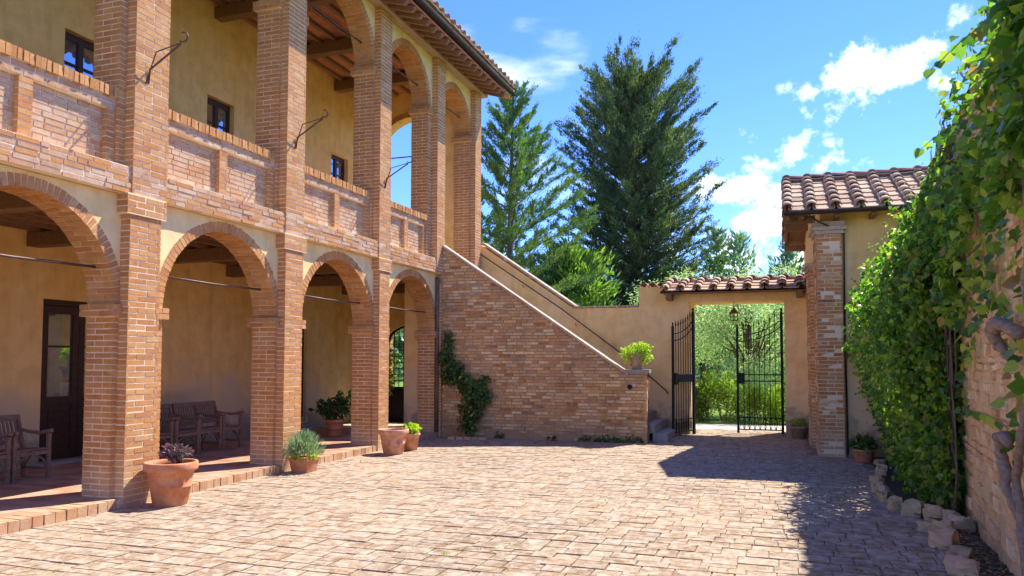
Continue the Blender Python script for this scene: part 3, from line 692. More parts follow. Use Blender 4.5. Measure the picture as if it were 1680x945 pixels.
ga = [(.78 + .062 * math.cos(a), 8.085 + .062 * math.sin(a)) for a in np.linspace(math.pi, 2 * math.pi, n)]
gb = [(.78 + .055 * math.cos(a), 8.085 + .055 * math.sin(a)) for a in np.linspace(2 * math.pi, math.pi, n)]
gt.prism(ga + gb, 1, .8, 17.72)
for yy in np.arange(1.2, 17.6, .9): gt.tube([(.72, yy, 8.1), (.78, yy, 8.015), (.85, yy, 8.1)], .006, 4)
gt.build('gutter', M['gutter'], LOG)
dp = MB(); dp.tube([(.055, 14.90, .02), (.055, 14.90, 3.35)], .038, 10); dp.build('downpipe', M['pipe'], LOG, True)

# roof tiles: shared meshes for cover and pan
def cover_mesh(L=.42, r0=.085, r1=.07, th=.012, n=6, mat='tile'):
    v = []; 
    for (yy, r) in ((0, r0), (L, r1)):
        for rr in (r, r - th):
            for k in range(n + 1):
                a = math.pi * k / n; v.append((rr * math.cos(a), yy, rr * math.sin(a) * .85))
    m1 = n + 1; f = []
    for k in range(n):
        f += [(k, k + 1, 2 * m1 + k + 1, 2 * m1 + k), (m1 + k + 1, m1 + k, 3 * m1 + k, 3 * m1 + k + 1), (k + 1, k, m1 + k, m1 + k + 1), (2 * m1 + k, 2 * m1 + k + 1, 3 * m1 + k + 1, 3 * m1 + k)]
    me = bpy.data.meshes.new('cover_tile'); me.from_pydata(v, [], f); me.polygons.foreach_set('use_smooth', [True] * len(f)); me.materials.append(M[mat]); return me
def pan_mesh(w_=.30, L=.42, mat='tile'):
    v = []; h = w_ / 2
    prof = [(-h, .045), (-h + .02, .012), (0, .004), (h - .02, .012), (h, .045)]
    for yy in (0, L):
        for dz in (0, -.022):
            for (x, z) in prof: v.append((x, yy, z + dz))
    f = []
    for k in range(4): f += [(k, k + 1, 10 + k + 1, 10 + k), (5 + k + 1, 5 + k, 15 + k, 15 + k + 1), (k + 1, k, 5 + k, 5 + k + 1), (10 + k, 10 + k + 1, 15 + k + 1, 15 + k)]
    me = bpy.data.meshes.new('pan_tile'); me.from_pydata(v, [], f); me.materials.append(M[mat]); return me
COV = cover_mesh(); COVR = cover_mesh(mat='tile_red'); PAN = pan_mesh(); COVB = cover_mesh(.44, .095, .08); PANB = pan_mesh(.32)
def tile_field(parent, O, U, S, ncol, nrow, pitch, expo, cov=COV, pan=PAN, names=('cover_tile', 'pan_tile')):
    """O: eave corner, U: unit vector along the eave, S: unit vector up the slope"""
    O, U, S = (np.array(q, float) for q in (O, U, S)); Nn = np.cross(U, S); oo = org(parent)
    for i in range(ncol + 1):
        for k in range(nrow):
            for kind in (0, 1):
                if kind == 1 and i == ncol: continue
                me, nm = (cov, names[0]) if kind == 0 else (pan, names[1])
                p = O + U * (i * pitch + (pitch / 2 if kind else 0)) + S * (k * expo + R_.uniform(-.012, .012)) + Nn * ((.05 if kind == 0 else .008) + .004 * R_.random())
                t = R_.uniform(-.03, .03); s2 = S + U * t - Nn * .06; s2 /= np.linalg.norm(s2); u2 = U - s2 * (U @ s2); u2 /= np.linalg.norm(u2); n2 = np.cross(u2, s2)
                o = bpy.data.objects.new(nm, me); col.objects.link(o); o.parent = parent
                p = p - oo; o.matrix_local = Matrix([[u2[q], s2[q], n2[q], p[q]] for q in range(3)] + [[0, 0, 0, 1]])
ssl = np.array((-1, 0, .30)); ssl /= np.linalg.norm(ssl)
tile_field(LOG, (.84, .9, rfz(.78) + .0), (0, 1, 0), ssl, 62, 2, .27, .34)

# iron brackets with curled hooks
for (yy, zz) in ((6.86, 4.72), (9.70, 4.72), (12.45, 4.72), (4.05, 4.72)):
    h = MB(); x0 = .13
    h.tube([(x0, yy, zz), (x0 + .02, yy, zz + .16), (x0 + .45, yy, zz + .40)], .012, 5)
    h.tube([(x0, yy - .04, zz - .02), (x0 + .12, yy - .02, zz + .34), (x0 + .45, yy, zz + .41)], .008, 5)
    h.tube([(x0 + .45 + .055 * math.sin(a) + .03, yy, zz + .47 - .055 * math.cos(a)) for a in np.linspace(-.9, 3.6, 12)], .011, 6)
    h.build('hook_bracket', M['rust'], LOG, True)

# ================================================================== STAIR
ST = thing('outdoor_staircase', (2, 15.6, 0), 'outdoor stone staircase behind a sloping old brick wall', 'staircase')
def sy(x): return 15.0 + .045 * x
SLP = (1.40 - 4.16) / 4.02
def stop(x): return 4.16 + SLP * x - .07 if x < 4.0 else 1.38
m = MB(); th = .26
m.prism([(.0, 0), (4.375, 0), (4.375, 1.36), (3.99, 1.36), (.0, 4.06)], 1, 0.012, th)   # built straight, then turned below
ang = math.atan(.045)
def turn(mb):
    ca, sa = math.cos(ang), math.sin(ang); mb.v = [(x * ca - y * sa, 15.0 + x * sa + y * ca, z) for x, y, z in mb.v]; return mb
sw = turn(m).build('side_wall', M['mortar_old'], ST)
SB = Blocks(); Ux = (math.cos(ang), math.sin(ang), 0); Ny = (math.sin(ang), -math.cos(ang), 0); Ny_ = tuple(-q for q in Ny)
def iv(v):
    if v < 1.36: return [(0, 4.38)]
    x = (4.05 - v) / -SLP; return [(0, max(0, min(4.38, x)))] if x > .05 else []
hole = (3.98, 1.08)
def iv2(v):
    r = iv(v)
    return r
SB.wall((0, 15.0, .0), Ux, 4.38, 4.03, Ny, course=.064, blen=.225, joint=.016, iv=iv2, proud=.012, jit=.06, depth=.05)
SB.wall((0, 15.0 + th, .0), Ux, 4.38, 4.03, Ny_, course=.062, blen=.25, joint=.013, iv=iv, proud=.006, jit=.05, depth=.04)
p4 = np.array((0, 15.0, 0)) + np.array(Ux) * 4.38
SB.wall(p4, Ny_, th, 1.36, Ux, course=.062, joint=.013, proud=.006, depth=.05)
SB.finish(ST, [M['brick_old']], 300)
cpm = MB(); k = 12
for i in range(k):
    a, b = 4.02 * i / k, 4.02 * (i + 1) / k; za, zb = 4.16 + SLP * a, 4.16 + SLP * b; a += .003; 
    cpm.prism([(a, za - .09), (b, zb - .09), (b, zb - .035), (a, za - .035)], 1, -.04, th + .04)
    cpm.r[-1] = 0
turn(cpm).build('sloping_coping', M['coping'], ST)
pc = MB(); pc.box(3.93, 4.43, -.045, th + .05, 1.36, 1.43); pc.box(3.97, 4.40, -.02, th + .02, 1.345, 1.36); turn(pc).build('pedestal_cap', M['stone'], ST)
lp = MB(); lp.lathe([(0, 0), (.045, 0), (.05, .02), (.045, .035), (0, .035)], n=12)
lp.v = [(x, -z - .0, y) for x, y, z in lp.v]; lp.v = [(x + 4.05, y, z + 1.09) for x, y, z in lp.v]; turn(lp).build('round_socket', M['blackhole'], ST)  # solid near-black disc on the wall face
for i in range(21):
    x1 = 4.72 - i * .243; z1 = (i + 1) * .172; s_ = MB(); s_.box(max(x1 - .29, -.3), x1, sy(x1) + th + .045, 17.345, z1 - .172 + (0 if i == 0 else .002), z1); s_.build('step', M['stone'], ST)
fillr = MB(); fillr.prism([(4.42, 0), (-.3, 3.35), (-.3, 0)], 1, 15.5, 17.34); fillr.build('stair_core', M['mortar_old'], ST)
hr = MB(); pr = [(-.62, 17.26, 4.62), (2.08, 17.26, 2.80), (3.72, 17.26, 1.58), (4.45, 17.26, .96), (4.49, 17.27, .90), (4.49, 17.33, .88)]
hr.tube(pr, .012, 8)
for f in (.1, .35, .6, .85): 
    q = np.array(pr[0]) * (1 - f) + np.array(pr[3]) * f; q[2] += .02; hr.tube([q, q + (0, .1, -.04)], .008, 5)
hr.build('handrail', M['iron'], ST, True)

# ================================================================== GARDEN WALL + GATE PORTAL
GW = thing('garden_wall', (2, 17.5, 0), 'ochre plaster garden wall with tiled top behind the stair flight', 'wall')
m = MB(); m.prism([(-.0, 0), (3.86, 0), (3.86, 2.80), (2.36, 2.80), (.05, 4.38), (.0, 4.38)], 1, 17.36, 17.66); m.build('wall_face', M['plaster_wall'], GW)
cb = Blocks(); P0, P1 = np.array((.10, 17.5, 4.40)), np.array((2.38, 17.5, 2.83)); d = P1 - P0; l = np.linalg.norm(d); d /= l; up_ = np.cross(d, (0, 1, 0)); up_ = up_ if up_[2] > 0 else -up_
for i in range(10): cb.add(P0 + d * (i + .5) * l / 10 + up_ * .02, (d * (l / 10 - .006), up_ * .05, np.array((0, -.40, 0))))
for i in range(6): cb.add(np.array((2.36 + (i + .5) * .25, 17.5, 2.825)), (np.array((.244, 0, 0)), np.array((0, 0, .035)), np.array((0, -.40, 0))))
cb.finish(GW, [M['coping']], 40, 'coping_slab', 'coping_slabs', True)
GP = thing('gate_portal', (5.9, 18.1, 0), 'ochre plaster gateway with small tiled roof over the iron gates', 'gateway')
m = MB(); Z0 = 2.90
m.box(3.86, 4.95, 17.36, 17.80, -.05, 3.24); m.box(6.92, 7.46, 17.36, 17.80, -.05, 3.24); m.box(4.6, 4.948, 17.802, 18.6, -.05, 3.2); m.box(6.925, 7.4, 17.802, 18.6, -.05, 3.2)
m.box(4.95, 6.92, 17.363, 18.6, Z0, 3.2); m.prism([(17.4, 3.2), (19.0 - .4, 3.2), (18.1, 3.30)], 0, 4.61, 7.41); m.build('portal_wall', M['plaster_wall'], GP)
for xx in (4.56, 7.22): b_ = MB(); b_.box(xx - .06, xx + .06, 17.0, 17.36, 2.92, 3.05); b_.build('bracket', M['beam'], GP)
b_ = MB(); b_.box(4.38, 7.36, 16.98, 17.08, 3.052, 3.10); b_.box(4.42, 7.36, 17.08, 17.36, 3.06, 3.085); b_.build('eave_board', M['beam'], GP)
sv = np.array((0, 1.1, .29)); sv /= np.linalg.norm(sv)
ub = MB(); ub.prism([(16.98, 3.10), (18.1, 3.10 + 1.12 * .26), (18.1, 3.07 + 1.12 * .26), (16.98, 3.07)], 0, 4.4, 7.36); ub.prism([(18.1, 3.10 + 1.12 * .26), (19.1, 3.12), (19.1, 3.09), (18.1, 3.07 + 1.12 * .26)], 0, 4.4, 7.36); ub.build('roof_deck', M['beam'], GP)
tile_field(GP, (4.47, 16.95, 3.105), (1, 0, 0), sv, 8, 3, .345, .37, COVB, PANB)
tile_field(GP, (7.30, 19.15, 3.125), (-1, 0, 0), np.array((0, -1, .26)) / math.hypot(1, .26), 8, 3, .345, .37, COVB, PANB)
for i in range(8): 
    o = bpy.data.objects.new('ridge_tile', COVR); col.objects.link(o); o.parent = GP; o.location = Vector((4.42 + i * .37, 18.1, 3.40)) - Vector(GP.location); o.rotation_euler = (R_.uniform(-.04, .04), R_.uniform(-.1, .1), -math.pi / 2); o.scale = (1.15, 1, 1)
sv3 = np.array((0, 1, .12)); sv3 /= np.linalg.norm(sv3)
for i in range(3):
    for k in range(2):
        o = bpy.data.objects.new('capping_tile', COVR); col.objects.link(o); o.parent = GP
        o.location = Vector((3.98 + i * .19, 17.28 + k * .3, 3.26)) - Vector(GP.location); o.rotation_euler = (.07, 0, 0)

def gate(name, loc, rz, W_, label):
    """hinge at the origin, leaf along +x, tall at the hinge"""
    t = thing(name, loc, label, 'gate', 'iron gate leaves', rz); ORG[t.name] = np.zeros(3)
    def ht(x): s_ = x / W_; return 2.33 + .33 * (1 - s_) ** 2.2
    m = MB(); m.box(-.03, .03, -.025, .025, .02, 2.66); m.lathe([(.03, 0), (.012, .03), (.03, .06), (.0, .11)], (0, 0, 2.66), 8); m.build('hinge_post', M['iron'], t, local=True)
    m = MB(); m.box(W_ - .025, W_ + .025, -.02, .02, .02, 2.33); m.lathe([(.026, 0), (.01, .02), (.022, .05), (0, .09)], (W_, 0, 2.33), 8); m.build('lock_post', M['iron'], t, local=True)
    for z in (.10, .36, 1.16, 1.30): m = MB(); m.box(.03, W_ - .025, -.012, .012, z - .012, z + .012); m.build('rail', M['iron'], t, local=True)
    for dz in (-.16, -.30):
        m = MB(); m.tube([(x, 0, ht(x) + dz) for x in np.linspace(.03, W_ - .02, 9)], .011, 5); m.build('curved_rail', M['iron'], t, local=True)
    nb = 7
    for i in range(nb):
        x = .03 + (W_ - .05) * (i + 1) / (nb + 1); m = MB(); m.tube([(x, 0, .10), (x, 0, ht(x) + .02)], .009, 6); m.lathe([(.009, 0), (.02, .015), (.014, .05), (0, .13)], (x, 0, ht(x)), 6); m.build('bar', M['iron'], t, local=True)
    m = MB()
    for i in range(nb + 1):
        xa = .03 + (W_ - .05) * i / (nb + 1); xb = .03 + (W_ - .05) * (i + 1) / (nb + 1); xm = (xa + xb) / 2
        m.tube([(xa + .01, 0, .115), (xm - .02, 0, .2), (xm - .02, 0, .26), (xa + .01, 0, .345)], .006, 4); m.tube([(xb - .01, 0, .115), (xm + .02, 0, .2), (xm + .02, 0, .26), (xb - .01, 0, .345)], .006, 4)
    m.build('scroll_panel', M['iron'], t, local=True)
    m = MB(); m.box(W_ - .15, W_ - .025, -.03, .03, 1.10, 1.34); m.build('lock_box', M['iron'], t, local=True)
    if 'left' in label:
        m = MB(); m.box(.03, W_ - .02, -.016, .016, 1.17, 1.29); m.build('lock_plate', M['iron'], t, local=True)
    return t
gate('iron_gate', (5.035, 17.40, 0), math.atan2(-.77, -.33), .86, 'black iron gate leaf swung open on the left side of the gateway')
gate('iron_gate', (6.86, 17.98, 0), math.pi, .93, 'black iron gate leaf standing nearly closed across the right half of the gateway')
LN = thing('hanging_lantern', (5.88, 17.75, 2.48), 'small dark metal lantern hanging from the gateway lintel', 'lantern')
m = MB(); m.lathe([(.0, .33), (.012, .31), (.02, .28), (.115, .17), (.12, .16), (0, .165)], LN.location, 6); m.build('lantern_roof', M['rust'], LN)
m = MB(); lx, ly, lz = LN.location
for k in range(6):
    a = 2 * math.pi * (k + .5) / 6; m.tube([(lx + .085 * math.cos(a), ly + .085 * math.sin(a), lz + .165), (lx + .075 * math.cos(a), ly + .075 * math.sin(a), lz + .01)], .006, 4)
m.lathe([(0, 0), (.08, 0), (.085, .012), (0, .014)], LN.location, 6); m.lathe([(.082, .08), (.086, .085), (.082, .09)], LN.location, 6); m.build('lantern_cage', M['rust'], LN)
m = MB(); m.tube([(lx, ly, lz + .33), (lx, ly, Z0 + .005)], .006, 5); m.build('chain', M['rust'], LN)

# ================================================================== SHED
SH = thing('shed_building', (9, 16, 0), 'small ochre outbuilding with tiled gable roof and old brick corner pillar', 'building')
def shear(m):
    m.v = [((x + .09 - (y - 14.14) * .045) if x < 8.5 else x, y, z) for x, y, z in m.v]; return m
m = MB(); m.prism([(14.2, -.05), (17.9, -.05), (17.9, 4.02), (15.85, 4.92), (14.2, 4.12)], 0, 7.42, 12.5); shear(m).build('wall_face', M['plaster_wall'], SH)
def pil(x0, x1, y0, y1, z1):
    m = MB(); m.box(x0 + .008, x1 - .008, y0 + .008, y1, -.02, z1); return shear(m)
m = pil(7.34, 7.74, 14.08, 14.75, 3.74); p1_ = m.build('corner_pillar', M['mortar'], SH)
m = pil(7.34, 7.43, 15.55, 16.35, 3.3); m.build('side_pilaster', M['mortar'], SH)
Q = Blocks(); Q.wall((7.34, 14.08, 0), X, .40, 3.74, (0, -1, 0), blen=.27, proud=.009, jit=.03); Q.wall((7.34, 14.08, 0), Yv, .67, 3.74, (-1, 0, 0), proud=.006, jit=.03)
Q.wall((7.34, 15.55, 0), Yv, .8, 3.3, (-1, 0, 0), proud=.008, jit=.03); Q.wall((7.34, 15.55, 0), X, .08, 3.3, (0, -1, 0), depth=.03); Q.wall((7.74, 14.08, 0), Yv, .12, 3.74, (1, 0, 0), depth=.03)
Q.wall((7.41, 14.8, .0), Yv, .72, 2.4, (-1, 0, 0), proud=.006, jit=.05, depth=.03, iv=lambda v: [(0, .2 + .45 * R_.random())] if v > .3 else [])
for c_ in Q.c: c_[0] += .09 - (c_[1] - 14.14) * .045
Q.m = [int(R_.random() < .35) for _ in Q.m]
Q.finish(SH, [M['brick'], M['brick_old']], 150)
for (a, b, z0, z1, gx) in ((14.08, 14.75, 3.74, 3.80, .03), (14.08, 14.75, 3.80, 3.86, .07), (14.08, 14.75, 3.86, 3.95, .045)):
    m = MB(); m.box(7.34 - gx, 7.74 + gx, a - gx, b + gx, z0 + .002, z1); shear(m).build('capital', M['coping'], SH)
for (z0, z1, gx) in ((3.3, 3.36, .03), (3.36, 3.43, .07)): m = MB(); m.box(7.34 - gx, 7.43, 15.55 - gx, 16.35 + gx, z0 + .002, z1); shear(m).build('capital', M['coping'], SH)
# roof: deck, verge, tiles, gutter
ze, zr, y0r, yr, y1r, xv = 4.10, 5.02, 13.72, 15.75, 17.85, 6.95
s1 = np.array((0, yr - y0r, zr - ze)); s1 /= np.linalg.norm(s1); s2 = np.array((0, -(y1r - yr), zr - ze)); s2 /= np.linalg.norm(s2)
dk = MB(); dk.prism([(y0r, ze - .02), (yr, zr - .02), (y1r, ze - .02), (y1r, ze - .06), (yr, zr - .06), (y0r, ze - .06)], 0, xv, 12.6); dk.build('roof_deck', M['beam'], SH)
for (ya_, yb_, za_, zb_) in ((y0r, yr, ze, zr), (y1r, yr, ze, zr)):
    b_ = MB(); b_.bar((xv + .03, ya_, za_ - .10), (xv + .03, yb_, zb_ - .10), .05, .10, (0, 0, 1)); b_.build('barge_board', M['beam'], SH)
for yy, zz in ((y0r + .35, ze + .06), (y1r - .3, ze + .05), ((y0r + yr) / 2, (ze + zr) / 2 - .10), ((y1r + yr) / 2, (ze + zr) / 2 - .10)):
    b_ = MB(); b_.box(xv, 7.42, yy - .06, yy + .06, zz - .22, zz - .10); b_.build('purlin', M['beam'], SH)
for xx in np.arange(7.2, 9.6, .55): b_ = MB(); b_.box(xx - .04, xx + .04, y0r + .02, 14.2, ze - .13, ze - .064); b_.build('rafter', M['beam'], SH)
tile_field(SH, (xv + .03, y0r - .03, ze - .01), (1, 0, 0), s1, 9, 7, .375, .335, COVB, pan_mesh(.35))
tile_field(SH, (xv + .03 + 9 * .375, y1r + .03, ze - .01), (-1, 0, 0), s2, 9, 7, .375, .335, COVB, PANB)
for i in range(9):
    o = bpy.data.objects.new('ridge_tile', COVR); col.objects.link(o); o.parent = SH; o.location = Vector((xv + i * .38, yr, zr + .06)) - Vector(SH.location); o.rotation_euler = (R_.uniform(-.03, .03), R_.uniform(-.1, .1), -math.pi / 2); o.scale = (1.3, 1, 1.1)
gt = MB(); ga = [(y0r - .07 + .06 * math.cos(a), ze - .03 + .06 * math.sin(a)) for a in np.linspace(math.pi, 2 * math.pi, 8)]; gb = [(y0r - .07 + .053 * math.cos(a), ze - .03 + .053 * math.sin(a)) for a in np.linspace(2 * math.pi, math.pi, 8)]
gt.prism(ga + gb, 0, xv - .03, 10.5); gt.tube([(7.32, y0r - .06, ze - .1), (7.45, 13.95, 3.95), (7.87, 14.12, 3.75), (7.86, 14.17, 2.2), (7.875, 14.17, .05)], .013, 6); gt.build('gutter', M['gutter'], SH)

# ================================================================== STONE WALL (right)
SW = thing('stone_wall', (8.6, 6, 0), 'tall rough ochre stone wall with tiled top along the right side', 'wall')
def wx(y): return 8.43 + .07 * (y - 6.76)
a_ = math.atan(.07); Uw = np.array((math.sin(a_), math.cos(a_), 0)); Nw = np.array((-math.cos(a_), math.sin(a_), 0)); Ow = np.array((wx(-5), -5, 0))
Lw = (14.18 + 5) / Uw[1]
m = MB(); WT = 4.08
LT = 15.2
for La, Lb, zt_ in ((0, LT, WT), (LT, Lw, 2.7)):
    p = [Ow + Uw * La + Nw * -.012, Ow + Uw * Lb + Nw * -.012, Ow + Uw * Lb - Nw * .5, Ow + Uw * La - Nw * .5]
    m.add([tuple(q[:2]) + (-.05,) for q in p] + [tuple(q[:2]) + (zt_,) for q in p], [(3, 2, 1, 0), (4, 5, 6, 7), (0, 1, 5, 4), (1, 2, 6, 5), (2, 3, 7, 6), (3, 0, 4, 7)])
m.build('wall_core', M['rubble_mortar'], SW)
Q = Blocks(); z = 0.0
while z < WT - .05:
    h = R_.uniform(.055, .15); x = R_.uniform(0, .1)
    while x < Lw:
        l = R_.uniform(.12, .34) if h > .08 else R_.uniform(.16, .36)
        hh = h * R_.uniform(.82, 1)
        if R_.random() > .08 and (x < LT - .2 or z < 2.6):
            tl = R_.uniform(-.05, .05); U_ = Uw * math.cos(tl) + np.array((0, 0, math.sin(tl))); V_ = -Uw * math.sin(tl) + np.array((0, 0, math.cos(tl)))
            Q.add(Ow + Uw * (x + l / 2) + np.array((0, 0, z + h / 2 + R_.uniform(-.006, .006))) + Nw * (R_.uniform(-.018, .010) - .035), (U_ * (l - .022), V_ * (hh - .016), Nw * .08 + Uw * R_.uniform(-.01, .01)))
        x += l
    z += h
Q.finish(SW, [M['rubble']], 300, 'stone', 'stonework')
for i in range(47):
    c = Ow + Uw * (.2 + i * .32); o = bpy.data.objects.new('capping_tile', COVR if i % 3 else COV); col.objects.link(o); o.parent = SW
    o.location = Vector((c[0] + .07 + R_.uniform(-.01, .01), c[1], WT - .02)) - Vector(SW.location); o.rotation_euler = (0, R_.uniform(-.06, .06), -a_); o.scale = (1.3, .9, .6)

# ================================================================== TREES
def conifer(label, base, H, prof, nb, clumps, per, mat, ln, wd, trunk_r, group, up_top=.9, up_bot=.05, z0=.12, spread=.34, cat='tree', name='conifer_tree', cs=.22):
    t = thing(name, base, label, cat, group); bx, by, bz = base
    lean = R_.uniform(-.02, .02)
    m = MB(); k = 9; m.tube([(bx + lean * H * (i / k) ** 2, by, bz + H * i / k * .97) for i in range(k + 1)], [trunk_r * (1 - i / k) ** .8 + .015 for i in range(k + 1)], 8); m.build('trunk', M['bark'], t, True)
    lm = MB(); Ps, Ds = [], []
    for i in range(nb):
        f = z0 + (1 - z0) * ((i + R_.random()) / nb) ** .92; z = bz + H * f * .96
        a = i * 2.39996 + R_.uniform(-.4, .4); Rr = prof(f) * R_.choice((.7, .85, 1.0, 1.1)) * R_.uniform(.93, 1.07)
        e = up_bot + (up_top - up_bot) * f ** 1.6 + R_.uniform(-.12, .12)
        d = np.array((math.cos(a) * math.cos(e), math.sin(a) * math.cos(e), math.sin(e))); ln_ = Rr / max(.35, math.cos(e))
        p0 = np.array((bx + lean * H * f * f, by, z)); n_ = 5
        pts = [p0 + d * ln_ * q / n_ + np.array((0, 0, (.10 * ln_ * (q / n_) ** 2))) * (1 if f > .3 else -.4) for q in range(n_ + 1)]
        if f < .93: lm.tube(pts, [max(.006, trunk_r * .22 * (1 - f * .6) * (1 - .85 * q / n_)) for q in range(n_ + 1)], 4, False)
        sd_ = np.cross(d, (0, 0, 1)); sd_ /= np.linalg.norm(sd_) + 1e-6
        nc = max(2, int(clumps * (ln_ / 2.2) ** .8))
        for c in range(nc):
            s_ = .22 + .82 * ((c + R_.random()) / nc); q = p0 + d * ln_ * s_ + np.array((0, 0, .10 * ln_ * s_ * s_)) * (1 if f > .3 else -.4)
            w_ = spread * ln_ * (1.15 - s_) * R_.uniform(-1, 1); q = q + sd_ * w_ + np.array((0, 0, R_.uniform(-.06, .1)))
            cr = R_.uniform(.6, 1.4) * cs * (.75 if ln_ > 1 else .6); kk = int(per * R_.uniform(.6, 1.3))
            d2 = d + np.array((0, 0, R_.uniform(.1, .5))) + sd_ * R_.uniform(-.9, .9); d2 /= np.linalg.norm(d2); u = rng.normal(size=(kk, 3)) * cr * .5 + np.outer(rng.normal(size=kk) * cr * 1.15, d2) + q; Ps.append(u)
            dd = (u - q) * (.25 / cs) + d2 * .9 + np.array((0, 0, .22)) + unit(kk) * .3; Ds.append(dd)
    P = np.concatenate(Ps); D = np.concatenate(Ds)
    P[:, 2] = np.maximum(P[:, 2], bz + .2)
    lm.build('limbs', M['bark'], t, True)['kind'] = 'stuff'
    s_ = rng.uniform(.6, 1.35, len(P)); br = np.repeat(rng.random(len(Ps)), [len(q) for q in Ps])
    leaf_obj('crown', P, D, unit(len(P)), ln * s_, wd * s_, mat, t, .1, True, np.clip(br * .75 + rng.random(len(P)) * .25, 0, .999))
    return t
def prof_cedar(f):
    xs = [0, .12, .25, .4, .55, .7, .8, .87, .92, .96, 1]; ys = [2.3, 3.0, 3.25, 3.2, 3.0, 2.75, 2.45, 2.1, 1.6, .95, .1]; return float(np.interp(f, xs, ys))
def prof_fir(f): return float(np.interp(f, [0, .2, .35, .48, .62, .78, .88, .95, 1], [2.8, 3.3, 3.1, 2.75, 2.25, 1.4, .85, .4, .04]))
conifer('tall dark blue-green cedar with rounded top standing behind the gateway wall', (1.15, 31.9, 0), 13.7, prof_cedar, 340, 16, 58, M['cedar'], .105, .034, .30, 'conifers behind the wall', up_top=.85, up_bot=.12, z0=.10, spread=.30, cs=.135)
conifer('slender lighter green conifer with open branches beside the loggia end', (-1.40, 23.6, 0), 10.9, prof_fir, 125, 20, 50, M['fir'], .095, .028, .15, 'conifers behind the wall', up_top=.8, up_bot=.16, z0=.10, spread=.15, cs=.10)
conifer('small green conifer seen through the upper end arch of the loggia', (-6.4, 31.0, 0), 9.2, prof_fir, 90, 9, 24, M['fir'], .28, .08, .14, 'conifers behind the wall')
conifer('bright green feathery conifer in front of the foot of the tall cedar', (-.25, 26.4, 0), 5.6, lambda f: float(np.interp(f, [0, .3, .7, 1], [1.9, 2.1, 1.5, .2])), 120, 9, 26, M['bright'], .24, .06, .11, 'conifers behind the wall', up_top=.7, up_bot=.2)
conifer('bright green low conifer right of the slender one, tips above the garden wall', (-2.6, 25.2, 0), 5.2, lambda f: float(np.interp(f, [0, .3, .7, 1], [1.7, 1.9, 1.3, .2])), 100, 9, 24, M['bright'], .24, .06, .11, 'conifers behind the wall', up_top=.7, up_bot=.2)
pf = lambda f: float(np.interp(f, [0, .4, .8, 1], [2.2, 1.8, .8, .08]))
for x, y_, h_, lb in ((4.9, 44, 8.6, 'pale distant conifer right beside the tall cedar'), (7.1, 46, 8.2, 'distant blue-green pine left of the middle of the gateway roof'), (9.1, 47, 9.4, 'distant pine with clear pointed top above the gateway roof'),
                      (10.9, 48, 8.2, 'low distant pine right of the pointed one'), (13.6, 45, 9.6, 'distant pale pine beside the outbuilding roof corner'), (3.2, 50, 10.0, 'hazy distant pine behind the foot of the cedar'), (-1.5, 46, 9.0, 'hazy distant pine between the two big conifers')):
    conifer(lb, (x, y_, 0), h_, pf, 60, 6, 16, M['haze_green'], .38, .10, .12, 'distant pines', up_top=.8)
def broad(label, base, H, R, n, ln, wd, mat, name='tree', cat='tree', group=None, blobs=12, seed=1, trunk=.12, lo=.3):
    t = thing(name, base, label, cat, group); r = random.Random(seed); bx, by, bz = base; bl = []
    m = MB(); m.tube([(bx, by, bz), (bx + .1, by, bz + H * .25), (bx - .05, by, bz + H * .5), (bx + .1, by, bz + H * .75)], [trunk, trunk * .8, trunk * .5, trunk * .2], 7)
    for i in range(blobs):
        a = r.uniform(0, 6.28); q = r.random() ** .6 * R * .75; z = bz + H * r.uniform(lo, .88); s_ = r.uniform(.25, .45) * R * (1.15 - (z - bz) / H * .5)
        c = (bx + q * math.cos(a), by + q * math.sin(a), z); bl.append((c, (s_, s_, s_ * .8)))
        m.tube([(bx, by, bz + H * .25), ((bx + c[0]) / 2, (by + c[1]) / 2, (bz + H * .3 + z) / 2 + .1), c], [trunk * .4, trunk * .25, .01], 4, False)
    m.build('trunk', M['bark'], t, True); bush('crown', bl, n, ln, wd, mat, t, shell=.25); return t
broad('silvery olive tree seen through the open gateway', (6.0, 24.2, 0), 4.7, 2.3, 15000, .13, .035, M['olive'], 'olive_tree', blobs=26, seed=3, lo=.22)
broad('silvery olive tree behind the left gate leaf', (3.6, 26.5, 0), 4.9, 2.0, 9000, .13, .035, M['olive'], 'olive_tree', blobs=20, seed=5)
broad('dark green round tree filling the top left of the gateway view', (4.0, 30.0, 0), 6.0, 2.0, 6000, .2, .11, M['wall_vine'], 'tree', blobs=18, seed=8)
broad('grey-green olive tree behind the right gate leaf', (8.3, 26.0, 0), 4.6, 2.1, 9000, .13, .035, M['olive'], 'olive_tree', blobs=20, seed=9)
